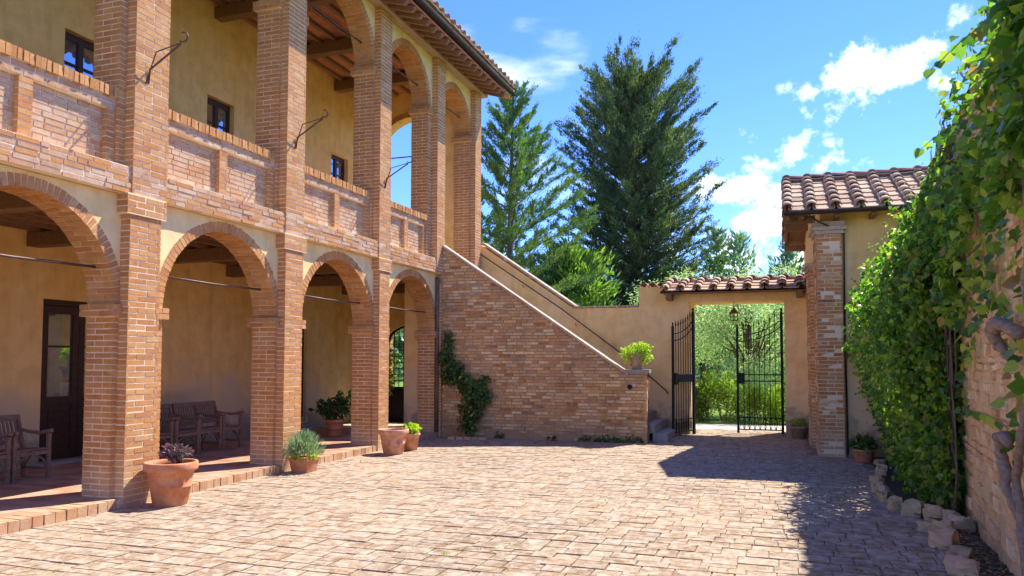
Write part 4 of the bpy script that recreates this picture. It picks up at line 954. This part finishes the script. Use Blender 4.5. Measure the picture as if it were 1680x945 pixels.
for i, (x, y_, r_, h_, lb, mt) in enumerate(((5.4, 21.6, .75, 1.35, 'yellow-green shrub left of centre behind the gateway path', 'shrub'), (6.35, 21.4, .6, 1.05, 'yellow-green shrub in the middle of the gateway view', 'shrub'),
                                  (7.2, 21.7, .7, 1.25, 'yellow-green shrub behind the right gate leaf', 'shrub'), (8.1, 21.8, .7, 1.1, 'yellow-green shrub farthest right behind the gateway', 'shrub'), (4.5, 22.0, .7, 1.2, 'darker green shrub behind the left gate leaf', 'wall_vine'),
                                  (5.9, 22.9, .8, 1.8, 'grey-green tall shrub in front of the olive tree', 'olive'))):
    t = thing('shrub', (x, y_, 0), lb, 'shrub', 'shrubs behind the gateway'); bl = [((x + R_.uniform(-.6, .6) * r_, y_ + R_.uniform(-.5, .5) * r_, h_ * R_.uniform(.2, .7)), (r_ * .38, r_ * .38, h_ * .36)) for k in range(7)]
    bush('foliage', bl, 1900, .13, .03, M[mt], t, droop=-.7, shell=.1)
    m = MB(); [m.tube([(x + .1 * math.cos(a), y_ + .1 * math.sin(a), 0), (x + .4 * r_ * math.cos(a), y_ + .4 * r_ * math.sin(a), h_ * .6)], .012, 4) for a in (0, 1.2, 2.5, 3.7, 5)]; m.build('stem', M['bark'], t)
# far wood closing the horizon
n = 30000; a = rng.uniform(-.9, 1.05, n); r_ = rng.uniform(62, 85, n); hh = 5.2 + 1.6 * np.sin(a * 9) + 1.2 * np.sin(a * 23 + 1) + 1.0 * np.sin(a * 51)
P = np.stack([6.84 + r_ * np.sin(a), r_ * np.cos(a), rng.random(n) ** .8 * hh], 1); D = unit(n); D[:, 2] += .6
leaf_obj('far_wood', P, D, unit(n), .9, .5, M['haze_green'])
# trees that stand round the courtyard behind the camera (seen only as reflections in the panes)
broad('leafy tree behind the viewpoint mirrored in the loggia door glass', (17.5, 16, 0), 7.5, 2.8, 5000, .28, .16, M['shrub'], 'tree', blobs=18, seed=12)

# ================================================================== CLIMBERS
def leaf_mesh(name, mat, lobes):
    out = lobes; v = [(0, 0, 0)] + [(x, y, .12 * abs(x)) for x, y in out] + [(0, out[-1][1] * .5 if False else .55, -.02)]
    n = len(out); f = [(n + 1, 1 + i, 1 + (i + 1) % n) for i in range(n)]
    v = [(0, 0, 0)] + v[1:]
    me = bpy.data.meshes.new(name); me.from_pydata(v[1:], [], [(n, i, (i + 1) % n) for i in range(n)]); me.materials.append(mat); return me
HEART = [(0, 0), (-.18, -.08), (-.40, .02), (-.50, .28), (-.40, .56), (-.2, .8), (0, 1.05), (.2, .8), (.40, .56), (.50, .28), (.40, .02), (.18, -.08)]
IVY5 = [(0, 0), (-.2, -.12), (-.5, -.02), (-.42, .22), (-.58, .5), (-.26, .56), (0, 1.05), (.26, .56), (.58, .5), (.42, .22), (.5, -.02), (.2, -.12)]
LM = [leaf_mesh('leaf', M['ivy'], HEART), leaf_mesh('leaf', M['ivy'], IVY5)]
def put_leaves(parent, P, D, Nn, S):
    oo = org(parent)
    for i in range(len(P)):
        d = Vector(D[i]).normalized(); nn = Vector(Nn[i]); s_ = d.cross(nn).normalized(); nn = s_.cross(d)
        o = bpy.data.objects.new('leaf', LM[R_.random() < .45]); col.objects.link(o); o.parent = parent; k = S[i]; p = P[i] - oo
        o.matrix_local = Matrix([[s_[q] * k, d[q] * k, nn[q] * k, p[q]] for q in range(3)] + [[0, 0, 0, 1]])
IV = thing('ivy', (8.4, 10, 0), 'large glossy ivy climbing over the stone wall and hiding the corner of the outbuilding', 'climbing plant')
Ps, Ns, Sz = [], [], []
def scatter(n, yr, zr, off, dens, size):
    """leaves hung in front of the stone wall: y, z on the wall; off = stand-off"""
    y_ = rng.uniform(*yr, n); z_ = rng.uniform(*zr, n); k = rng.random(n) < np.clip(dens(y_, z_), 0, 1); y_, z_ = y_[k], z_[k]
    o_ = off(y_, z_) * (.25 + .85 * rng.random(len(y_)) ** .55) + .02
    x_ = 8.43 + .07 * (y_ - 6.76) - o_
    Ps.append(np.stack([x_, y_, z_], 1)); nn = np.tile((-1.0, -.55, .6), (len(y_), 1)) + unit(len(y_)) * 1.15; Ns.append(nn); Sz.append(rng.uniform(.65, 1.2, len(y_)) * size)
def lump(y_, z_): return .5 + .5 * np.sin(y_ * 3.3 + z_ * 1.7) * np.sin(z_ * 2.9 - y_ * 1.3)
def col_off(y_, z_):
    p = np.interp(z_, [0, .6, 1.1, 1.8, 2.6, 3.3, 3.9, 4.6], [.42, .52, .68, .90, .82, .42, .12, .04])
    e = np.interp(y_, [8.7, 9.3, 10.5, 14.0], [.3, .75, 1, 1]); return p * e * (.62 + .5 * lump(y_ * 2.6, z_ * 2.3))
scatter(30000, (8.85, 14.1), (.12, 4.5), col_off, lambda y_, z_: np.clip((np.interp(y_, [8.8, 10, 11, 12, 13, 14.1], [3.9, 3.55, 3.05, 2.95, 3.6, 4.3]) + .25 * lump(y_ * 5, y_) - z_) * 3, 0, 1) * (.5 + .7 * lump(y_ * 4, z_ * 3.7)), .066)
# shoots standing out of the mass
for i in range(230):
    yy = R_.uniform(8.9, 13.8); zt = float(np.interp(yy, [8.8, 10, 11, 12, 13, 14.1], [3.8, 3.5, 3.0, 2.9, 3.5, 4.2])); zz = R_.uniform(.4, zt + .1); o0 = float(col_off(np.array([yy]), np.array([min(zz, zt)]))[0])
    k = R_.randint(5, 9); t_ = np.linspace(0, 1, k); ln_ = R_.uniform(.12, .32)
    Ps.append(np.stack([8.43 + .07 * (yy - 6.76) - o0 * .9 - t_ * ln_, yy - t_ * R_.uniform(-.1, .2), zz + t_ * R_.uniform(-.1, .22)], 1) + rng.normal(size=(k, 3)) * .02)
    Ns.append(np.tile((-.6, -.7, .8), (k, 1)) + unit(k) * .8); Sz.append(np.linspace(.065, .035, k))
# front of the column, facing the viewer
n = 9500; u = rng.random(n); z_ = rng.uniform(.1, 3.9, n); y_ = 9.0 + .25 * lump(u * 9, z_ * 3) + .3 * rng.random(n) ** 2; o_ = u * col_off(np.full(n, 9.9), z_) * .85
Ps.append(np.stack([8.43 + .07 * (y_ - 6.76) - o_, y_ + .35 * u, z_], 1)); Ns.append(np.tile((-.5, -1.0, .6), (n, 1)) + unit(n) * 1.1); Sz.append(rng.uniform(.55, 1.15, n) * .07)
# spread over the top of the wall towards the viewer
low_edge = lambda y_: np.interp(y_, [4.0, 5.5, 6.5, 7.4, 8.2, 9.0], [2.35, 2.45, 2.75, 2.65, 2.3, .6]) + .28 * np.sin(y_ * 7.1) * np.sin(y_ * 3.2 + 1)
scatter(11500, (3.2, 9.3), (2.0, 4.2), lambda y_, z_: .08 + .20 * lump(y_ * 1.5, z_ * 2) * np.interp(z_, [3.4, 4.1], [1, .4]), lambda y_, z_: np.clip((z_ - low_edge(y_)) * 3.2, 0, 1) * (.5 + .6 * lump(y_ * 2.2, z_ * 2.6)) * np.where(y_ > 5.7, np.interp(z_, [2.95, 3.4], [1, .08]), 1), .082)
scatter(2200, (3.5, 9.0), (4.0, 4.32), lambda y_, z_: .12 + .15 * lump(y_ * 3, z_), lambda y_, z_: (lump(y_ * 3.7, y_ * 0 + .6) > .72) * 1.0 * (y_ < 5.3) + .02, .08)
# sparse hanging strands
for ys, zt, zb in ((7.9, 2.5, 1.6), (7.3, 2.6, 1.9), (6.6, 2.6, 1.75), (6.1, 2.5, .95), (5.7, 2.4, 1.2), (6.9, 2.7, 2.0), (8.3, 2.3, 1.1)):
    k = 26; t_ = np.linspace(0, 1, k); yy = ys + .12 * np.sin(t_ * 5 + ys) + rng.normal(size=k) * .04; zz = zt + (zb - zt) * t_
    Ps.append(np.stack([8.43 + .07 * (yy - 6.76) - rng.uniform(.04, .12, k), yy, zz], 1)); Ns.append(np.tile((-1, -.4, .3), (k, 1)) + unit(k) * .4); Sz.append(rng.uniform(.6, 1.15, k) * .095)
P = np.concatenate(Ps); Nn = np.concatenate(Ns); S = np.concatenate(Sz)
D = unit(len(P)) * .8 + np.array((-.25, -.15, -.75)); 
px, py, zc = project(P); vis = (px < 1690) & (px > 0) & (py > -5) & (py < 950) & (zc > .5)
big = np.argsort(-np.where(vis, S / zc, 0))[:290]; mk = np.ones(len(P), bool); mk[big] = False
put_leaves(IV, P[big], D[big], Nn[big], S[big])
# the rest: folded leaves of six triangles, one part
def big_leaves(name, P, D, Nn, S, mat, parent):
    D = D / np.linalg.norm(D, axis=1)[:, None]; X_ = np.cross(D, Nn); X_ /= np.linalg.norm(X_, axis=1)[:, None]; Z_ = np.cross(X_, D); n = len(P)
    tpl = np.array([(0, .12, -.02), (0, 0, 0), (-.42, .05, .09), (-.5, .35, .12), (-.24, .75, .04), (0, 1.05, -.1), (.24, .75, .04), (.5, .35, .12), (.42, .05, .09)])
    V = P[:, None] + S[:, None, None] * (tpl[None, :, :1] * X_[:, None] + tpl[None, :, 1:2] * D[:, None] + tpl[None, :, 2:] * Z_[:, None])
    T = np.array([(0, 2, 1), (0, 3, 2), (0, 4, 3), (0, 5, 4), (0, 6, 5), (0, 7, 6), (0, 8, 7), (0, 1, 8)])
    Fa = (T[None] + (np.arange(n) * 9)[:, None, None]).reshape(-1, 3)
    o = link(name, mesh_np(name, V.reshape(-1, 3) - org(parent), [Fa], np.repeat(rng.random(n), 8), [mat]), parent); o['kind'] = 'stuff'; return o
big_leaves('foliage', P[mk], D[mk], Nn[mk], S[mk], M['ivy'], IV)
# stems
m = MB()
for i in range(26):
    y0_ = R_.uniform(8.8, 9.9); pts = []
    for k in range(9):
        z_ = k * .5 + .02; pts.append((wx(y0_) - .08 - .05 * R_.random(), y0_ + .25 * math.sin(k * .7 + i), z_))
    m.tube([(p_[0] - .06 * R_.random(), p_[1] + R_.uniform(-.12, .12), p_[2]) for p_ in pts], [.011 - .0009 * k for k in range(9)], 5)
m.build('stems', M['bark'], IV, True)['kind'] = 'stuff'
def twig(P0, P1, sag, nl, size):
    m = MB(); P0, P1 = np.array(P0, float), np.array(P1, float); pts = [P0 + (P1 - P0) * t + np.array((0, 0, sag * math.sin(t * 3.14))) for t in np.linspace(0, 1, 7)]
    m.tube(pts, [.006 - .0006 * k for k in range(7)], 5); m.build('twig', M['vinebark'], IV, True)
    t_ = np.linspace(.2, 1, nl); q = P0 + (P1 - P0) * t_[:, None]; q[:, 2] += sag * np.sin(t_ * 3.14)
    d = np.tile((0, -.1, -1.0), (nl, 1)) + unit(nl) * .45; nn = np.tile((-.6, -1, .2), (nl, 1)) + unit(nl) * .5
    put_leaves(IV, q, d, nn, rng.uniform(.75, 1.2, nl) * size)
twig((8.15, 4.9, 3.62), (7.72, 5.2, 3.36), .03, 9, .085)
twig((8.35, 7.2, 3.6), (8.0, 7.4, 3.42), .03, 6, .08)
twig((8.3, 6.2, 1.15), (8.22, 6.9, 1.22), .02, 5, .08)
twig((8.5, 8.6, 1.9), (8.25, 8.1, 2.0), .03, 7, .085)
# gnarled trunk on the wall
def gnarl(m, pts, rs, n):
    pts = [np.array(p, float) for p in pts]; P2, R2 = [], []
    for i in range(len(pts) - 1):
        for k in range(5):
            t = k / 5; p = pts[i] * (1 - t) + pts[i + 1] * t
            if 0 < i or k: p = p + np.array([R_.uniform(-.009, .009) for _ in range(3)])
            P2.append(p); R2.append((rs[i] * (1 - t) + rs[i + 1] * t) * R_.uniform(.82, 1.2))
    P2.append(pts[-1]); R2.append(rs[-1]); m.tube(P2, R2, n)
VT = thing('vine_trunk', (8.3, 6.3, 0), 'twisted bare grey vine trunk climbing the stone wall at the right edge', 'vine')
def wp(y_, z_, o_): return (wx(y_ - .3) - o_, y_ - .3, z_)
m = MB(); gnarl(m, [wp(5.3, -.02, .14), wp(5.75, .3, .12), wp(6.05, .58, .10), wp(6.2, .84, .09), wp(5.85, 1.1, .13), wp(5.75, 1.4, .10), wp(5.55, 1.7, .09), wp(5.85, 2.0, .08), wp(5.6, 2.5, .1), wp(5.8, 3.1, .08)], [.036, .032, .03, .026, .027, .024, .022, .02, .018, .015], 9); m.build('main_stem', M['vinebark'], VT, True)
m = MB(); gnarl(m, [wp(6.1, .6, .1), wp(6.35, .75, .12), wp(6.5, .95, .13), wp(6.48, 1.07, .14), wp(6.3, 1.10, .15), wp(6.15, 1.06, .14)], [.028, .036, .04, .038, .032, .026], 9); m.build('side_stem', M['vinebark'], VT, True); m = MB()
gnarl(m, [wp(5.95, 1.78, .1), wp(6.25, 1.86, .16), wp(6.5, 1.83, .17), wp(6.45, 1.70, .13), wp(6.3, 1.62, .1)], [.04, .045, .045, .036, .02], 8); m.build('side_stem', M['vinebark'], VT, True)
# climber on the stair wall
CV = thing('climbing_vine', (.6, 14.9, 0), 'dark green climber growing up the brick stair wall next to the loggia corner', 'climbing plant')
bl = [((.33, 14.88, 2.0), (.10, .10, .22)), ((.30, 14.86, 1.65), (.16, .13, .26)), ((.38, 14.85, 1.3), (.2, .15, .26)), ((.55, 14.84, 1.42), (.12, .12, .14)), ((.72, 14.82, 1.15), (.2, .16, .2)),
      ((.92, 14.8, .95), (.26, .2, .28)), ((1.1, 14.82, .85), (.18, .16, .2)), ((.85, 14.8, .6), (.24, .2, .28)), ((.8, 14.82, .32), (.18, .16, .2)), ((1.12, 14.85, 1.2), (.1, .1, .1))]
b_ = bush('foliage', bl, 2100, .085, .05, M['wall_vine'], CV, droop=.5, shell=.25)
m = MB(); m.tube([(.85, 14.88, 0), (.82, 14.9, .4), (.7, 14.92, .8), (.45, 14.93, 1.2), (.33, 14.94, 1.9)], [.025, .022, .018, .014, .006], 6); m.tube([(.85, 14.88, .1), (1.0, 14.9, .6), (1.05, 14.92, 1.1)], [.018, .012, .006], 5); m.build('stem', M['vinebark'], CV, True)
for i in range(5):
    c_ = (.52 + i * .16, 14.60 + .02 * (i % 2) + .03 * i, 0); b_ = Blocks()
    t = thing('edging_stone', c_, ('leftmost', 'second from left', 'middle', 'second from right', 'rightmost')[i] + ' of the five small stones edging the stair wall climber', 'stone', 'stones at the stair wall climber')
    m = MB(); m.obox((c_[0], c_[1], .025), (np.array((.14, .01 * i, 0)), np.array((-.01, .08, 0)), np.array((0, 0, .07)))); m.build('block', M['border'], t)
n = 900; P = np.stack([rng.uniform(1.3, 4.3, n), np.zeros(n), np.abs(rng.normal(0, .06, n))], 1)
kf = np.sin(P[:, 0] * 4.1) * np.sin(P[:, 0] * 2.3 + .5) + .25 * (P[:, 0] > 2.5); P = P[kf > .1]; P[:, 1] = 15.0 + .045 * P[:, 0] - rng.uniform(.01, .06, len(P)); D = unit(len(P)); D[:, 2] = abs(D[:, 2])
leaf_obj('wall_foot_moss', P, D, unit(len(P)), .045, .03, M['wall_vine'])

# bed along the stone wall
bed = MB(); bed.add([(8.05, 4.0, .02), (8.7, 4.0, .02), (8.95, 14.1, .05), (8.15, 14.1, .03), (8.05, 9.3, .05), (8.1, 8.9, .05), (8.4, 8.5, .05), (8.1, 7.2, .03)], [(0, 1, 2, 3, 4, 5, 6, 7)]); struct(bed, 'soil_bed', M['soil'])
stones = [(8.23, 13.1, .16, .22, .10, 0), (8.2, 12.5, .15, .24, .10, 1), (8.12, 11.9, .16, .2, .11, 0), (8.0, 11.2, .15, .24, .1, 0), (7.93, 10.5, .16, .24, .12, 1), (7.92, 9.9, .16, .22, .11, 0), (7.98, 9.35, .17, .24, .13, 0),
          (8.10, 9.02, .22, .20, .16, 2), (8.26, 8.84, .20, .18, .15, 0), (8.40, 8.72, .16, .16, .13, 0), (8.16, 8.22, .30, .22, .10, 0), (8.20, 8.0, .2, .16, .16, 2), (8.14, 7.62, .22, .26, .15, 3), (8.17, 7.15, .2, .3, .10, 0), (8.10, 6.7, .24, .26, .12, 1), (8.42, 8.36, .24, .22, .14, 0)]
for i, (x, y_, a, b, h, kd) in enumerate(stones):
    lb = ['flat pale block in the bed edging just past the potted plant at the outbuilding', 'second block of the bed edging counted from the outbuilding, brick coloured', 'pale block of the bed edging under the widest part of the ivy, farther one', 'pale block of the bed edging under the widest part of the ivy, nearer one',
          'brick coloured block where loose green shoots reach the paving', 'pale block just before the ivy bed turns its corner', 'tall rough block at the left corner of the ivy bed', 'mossy upright stone right of the left corner block', 'rounded stone in the short row at the foot of the ivy', 'small stone at the right end of the short row against the wall',
          'wide flat grey slab lying in front of the short row of stones', 'mossy green stone leaning under the flat slab', 'squared orange brick block, sharpest edged of the bed edging', 'pale block at the bottom edge of the photo beside the dry soil', 'nearest brick coloured block of the bed edging', 'dark rough block on the soil between flat slab and stone wall'][i]
    t = thing('border_stone', (x, y_, 0), lb, 'stone', 'border stones of the ivy bed', R_.uniform(-.4, .4)); ORG[t.name] = np.zeros(3)
    me = bpy.data.meshes.new('block'); import bmesh
    bm = bmesh.new(); bmesh.ops.create_cube(bm, size=1); bmesh.ops.subdivide_edges(bm, edges=bm.edges, cuts=3, use_grid_fill=True)
    for v in bm.verts:
        r_ = v.co.length; v.co *= 1 - .30 * max(0, r_ - .5); v.co += Vector([R_.uniform(-.05, .05) for _ in range(3)]) + Vector((.06 * math.sin(v.co.y * 5 + i), .08 * math.sin(v.co.x * 4 + i * 2), .10 * math.sin(v.co.x * 5 + v.co.y * 4 + i))); v.co = Vector((v.co.x * a * .86, v.co.y * b * .86, (v.co.z + .34) * h * 1.2))
    bm.to_mesh(me); bm.free(); me.polygons.foreach_set('use_smooth', [False] * len(me.polygons)); me.materials.append(M['brick'] if kd in (1, 3) else M['border']); link('block', me, t, True)
n = 500; P = np.stack([rng.uniform(8.15, 8.45, n), rng.uniform(5, 8.5, n), np.full(n, .045)], 1); D = unit(n); D[:, 2] *= .3
leaf_obj('bed_litter', P, D, np.tile((0, 0, 1.0), (n, 1)) + unit(n) * .4, .06, .02, M['dry'])

# ================================================================== POTS
def pot(name, x, y_, z, prof, label, mat='pot', n=28, cat='flower pot', group=None):
    t = thing(name, (x, y_, z), label, cat, group); ORG[t.name] = np.zeros(3)
    m = MB(); m.lathe(prof, n=n); m.build('pot', M[mat], t, True, True); rr = prof[-2][0]
    m = MB(); m.lathe([(rr, prof[-1][1]), (0, prof[-1][1] + .005)], n=16); m.build('soil', M['soil'], t, False, True); return t
def classic(r, h): return [(0, .002), (r * .60, 0), (r * .62, .02), (r * .64, h * .08), (r * .655, h * .10), (r * .74, h * .42), (r * .765, h * .43), (r * .77, h * .46), (r * .75, h * .47), (r * .86, h * .78), (r * .90, h * .79), (r * .985, h * .82), (r, h * .86), (r, h * .97), (r * .97, h), (r * .88, h), (r * .84, h * .9), (r * .84, h * .88)]
t = pot('planted_pot', .44, 7.00, 0, classic(.285, .48), 'big round terracotta pot with a purple succulent beside the first brick pier', 'pot', 32)
q = []
for i in range(16):
    a = R_.uniform(0, 6.28); r_ = R_.uniform(.02, .15); q.append(((.05 + r_ * math.cos(a), .06 + r_ * math.sin(a), .50 + R_.uniform(-.02, .16) * (1.2 - r_ * 4)), (.04, .04, .025)))
bush('foliage', q, 420, .065, .03, M['succulent'], t, droop=-.3, shell=.3, fold=.35)
m = MB()
for c_, _ in q: m.tube([(.05, .06, .42), (c_[0] * .7, c_[1] * .7, c_[2] - .04), c_], [.009, .008, .005], 5)
m.build('stem', M['vinebark'], t, True, True)
t = thing('planted_pot', (.40, 9.62, 0), 'square terracotta pot full of grey lavender beside the second pier', 'flower pot'); ORG[t.name] = np.zeros(3)
m = MB(); m.add([(-.12, -.12, 0), (.12, -.12, 0), (.12, .12, 0), (-.12, .12, 0), (-.155, -.155, .22), (.155, -.155, .22), (.155, .155, .22), (-.155, .155, .22), (-.13, -.13, .22), (.13, -.13, .22), (.13, .13, .22), (-.13, .13, .22), (-.13, -.13, .18), (.13, -.13, .18), (.13, .13, .18), (-.13, .13, .18)],
      [(3, 2, 1, 0), (0, 1, 5, 4), (1, 2, 6, 5), (2, 3, 7, 6), (3, 0, 4, 7), (4, 5, 9, 8), (5, 6, 10, 9), (6, 7, 11, 10), (7, 4, 8, 11), (8, 9, 13, 12), (9, 10, 14, 13), (10, 11, 15, 14), (11, 8, 12, 15), (12, 13, 14, 15)]); m.box(-.163, .163, -.163, .163, .185, .205); m.build('pot', M['pot'], t, local=True)
n = 1700; a = rng.uniform(0, 6.28, n); e = rng.uniform(.1, 1.5, n); rr = rng.uniform(.06, .30, n)
P = np.stack([np.cos(a) * np.cos(e) * rr * .95, np.sin(a) * np.cos(e) * rr * .95, .22 + np.sin(e) * rr * 1.15], 1); D = np.stack([np.cos(a) * np.cos(e), np.sin(a) * np.cos(e), np.sin(e) + .5], 1) + unit(n) * .3
leaf_obj('foliage', P, D, unit(n), .085, .011, M['lavender'], t)
n = 150; a = rng.uniform(0, 6.28, n); P = np.stack([np.cos(a) * .15, np.sin(a) * .15, rng.uniform(.2, .27, n)], 1); leaf_obj('trailing_leaves', P, np.stack([np.cos(a), np.sin(a), np.full(n, -.3)], 1) + unit(n) * .5, unit(n), .055, .03, M['lime'], t)
t = pot('flower_pot', .56, 12.02, 0, classic(.265, .43), 'empty chalky terracotta pot by the third pier, rim chipped and pale', 'pot_pale', 28)
t = pot('planted_pot', .60, 12.60, 0, [(0, 0), (.11, 0), (.155, .27), (.17, .275), (.17, .31), (.14, .31), (.135, .28), (.135, .27)], 'small terracotta pot with lime green leaves tucked behind the empty pot', 'pot_pale', 20)
bush('foliage', [((0.02, 0, .38), (.12, .12, .09))], 260, .075, .04, M['lime'], t, droop=-.2, shell=.2)
t = pot('planted_pot', -1.45, 13.40, .12, classic(.2, .33), 'dark leafy potted plant standing inside the third arch of the loggia', 'pot', 22)
bush('foliage', [((0, 0, .5), (.26, .26, .16)), ((.1, .12, .68), (.18, .18, .14)), ((-.15, -.1, .58), (.18, .18, .12))], 420, .13, .07, M['wall_vine'], t, droop=.2, shell=.2)
m = MB(); [m.tube([(0, 0, .3), (.15 * math.cos(a), .15 * math.sin(a), .6)], .008, 4) for a in (0, 1.3, 2.6, 3.9, 5.2)]; m.build('stem', M['vinebark'], t, local=True)
t = thing('planter_box', (-1.75, 12.75, .12), 'low grey box planter inside the third arch beside the potted plant', 'planter'); ORG[t.name] = np.zeros(3)
m = MB(); m.box(-.15, .15, -.15, .15, 0, .25); m.box(-.165, .165, -.165, .165, .25, .28); m.build('box', M['grey_plastic'], t, local=True); bush('foliage', [((0, 0, .33), (.13, .13, .06))], 120, .07, .03, M['olive'], t)
t = pot('planted_pot', -1.85, 15.9, .12, classic(.24, .38), 'potted lemon tree with pale blossom in front of the garden grille', 'pot', 22)
bush('foliage', [((0, 0, 1.15), (.36, .36, .3)), ((.05, .1, 1.5), (.28, .28, .25)), ((.1, -.1, .9), (.28, .28, .18))], 900, .11, .05, M['lime'], t, shell=.2)
m = MB(); m.tube([(0, 0, .34), (.02, 0, .7), (0, .02, 1.3)], [.02, .018, .008], 6); m.build('stem', M['bark'], t, True, True); bush('blossom', [((.12, -.1, .75), (.22, .22, .1))], 70, .05, .04, M['flower'], t)
t = pot('planted_pot', 8.06, 13.62, 0, [(0, 0), (.12, 0), (.13, .02), (.155, .16), (.175, .17), (.18, .2), (.16, .21), (.145, .2), (.14, .18)], 'small terracotta pot with dark green plant at the outbuilding wall beside the ivy', 'pot', 22)
bush('foliage', [((0, 0, .26), (.17, .17, .12))], 350, .12, .03, M['wall_vine'], t, droop=-.4, shell=.2)
t = pot('planted_pot', 7.16, 17.18, 0, [(0, 0), (.12, 0), (.16, .22), (.175, .22), (.175, .26), (.15, .26), (.14, .23), (.14, .22)], 'small pot with sparse plant in the corner right of the gateway', 'pot_stone', 18)
bush('foliage', [((0, 0, .32), (.14, .14, .08))], 120, .08, .03, M['shrub'], t)
sx = 4.17; t = pot('urn', sx, sy(sx) + .13, 1.432, [(0, 0), (.10, 0), (.11, .02), (.09, .04), (.095, .06), (.14, .16), (.165, .26), (.19, .28), (.195, .31), (.17, .315), (.155, .29), (.15, .28)], 'mossy stone urn with trailing lime green plant on the stair pedestal', 'pot_stone', 24)
bush('foliage', [((0, 0, .36), (.27, .24, .14)), ((.16, -.05, .26), (.14, .14, .15)), ((-.18, -.04, .30), (.14, .14, .14)), ((.1, 0, .45), (.14, .14, .09))], 900, .06, .035, M['lime'], t, droop=.3, shell=.3)
m = MB()
for i in range(12):
    a = R_.uniform(0, 6.28); m.tube([(0, 0, .3), (.2 * math.cos(a), .2 * math.sin(a), .45), (.36 * math.cos(a), .3 * math.sin(a), .36 + R_.uniform(-.05, .14))], .0025, 4)
m.build('tendrils', M['lime'], t, local=True)

# ================================================================== CHAIRS
def chair(loc, label):
    t = thing('garden_chair', loc, label, 'chair', 'teak armchairs along the loggia wall'); ORG[t.name] = np.zeros(3)
    def P(name, m): return m.build(name, M['teak'], t, local=True)
    W2 = .235
    for s_ in (-1, 1):
        m = MB(); m.bar((0, s_ * W2, 0), (0, s_ * W2, .56), .042, .042, (1, 0, 0)); P('leg', m)
        m = MB(); m.bar((-.42, s_ * W2, 0), (-.44, s_ * W2, .38), .04, .04, (1, 0, 0)); m.bar((-.44, s_ * W2, .37), (-.55, s_ * W2, .78), .04, .04, (1, 0, 0)); P('leg', m)
        m = MB(); m.tube([(-.50, s_ * W2, .60), (-.35, s_ * W2, .575), (-.15, s_ * W2, .565), (.0, s_ * W2, .59), (.05, s_ * W2, .60)], [.022, .022, .024, .026, .024], 8); P('arm', m)
        m = MB(); m.box(-.43, -.01, s_ * W2 - .014, s_ * W2 + .014, .32, .37); P('seat_rail', m)
        m = MB(); m.tube([(-.02, s_ * W2, .12), (-.10, s_ * W2, .24), (-.2, s_ * W2, .32)], .011, 5); m.tube([(-.41, s_ * W2, .12), (-.33, s_ * W2, .24), (-.24, s_ * W2, .32)], .011, 5); m.box(-.42, 0, s_ * W2 - .01, s_ * W2 + .01, .11, .135); P('brace', m)
    m = MB(); m.box(-.014, .014, -W2, W2, .31, .36); P('seat_rail', m)
    m = MB(); m.tube([(0, -W2 + .01, .14), (0, -W2 + .07, .25), (0, -.05, .31)], .011, 5); m.tube([(0, W2 - .01, .14), (0, W2 - .07, .25), (0, .05, .31)], .011, 5); P('brace', m)
    for i in range(7): m = MB(); x = .0 - i * .068; m.box(x - .028, x + .028, -W2 + .01, W2 - .01, .372 - i * .003, .388 - i * .003); P('seat_slat', m)
    m = MB(); m.bar((-.548, -W2, .75), (-.548, W2, .75), .03, .07, (-.25, 0, 1)); P('back_rail', m)
    m = MB(); m.bar((-.465, -W2, .45), (-.465, W2, .45), .028, .05, (-.25, 0, 1)); P('back_rail', m)
    for i in range(8): y_ = -W2 + .045 + i * (2 * W2 - .09) / 7; m = MB(); m.bar((-.468, y_, .46), (-.543, y_, .73), .030, .012, (1, 0, 0)); P('back_slat', m)
    return t
c0 = chair((-1.90, 7.22, .115), 'slatted teak armchair nearest the dark loggia door, left of the first pier')
for i, (y_, lb, rz) in enumerate(((6.67, 'slatted teak armchair at the left edge of the photo, half out of frame', .02), (9.33, 'teak armchair mostly hidden behind the first brick pier', -.02), (9.87, 'teak armchair behind the big terracotta pot, seen through the second arch', .03),
                       (10.41, 'teak armchair in the middle right of the row seen through the second arch', -.04), (10.93, 'teak armchair at the far end of the row beside the second pier', .05))):
    copy_thing(c0, (-1.90 + R_.uniform(-.03, .03), y_, .115), rz, lb)
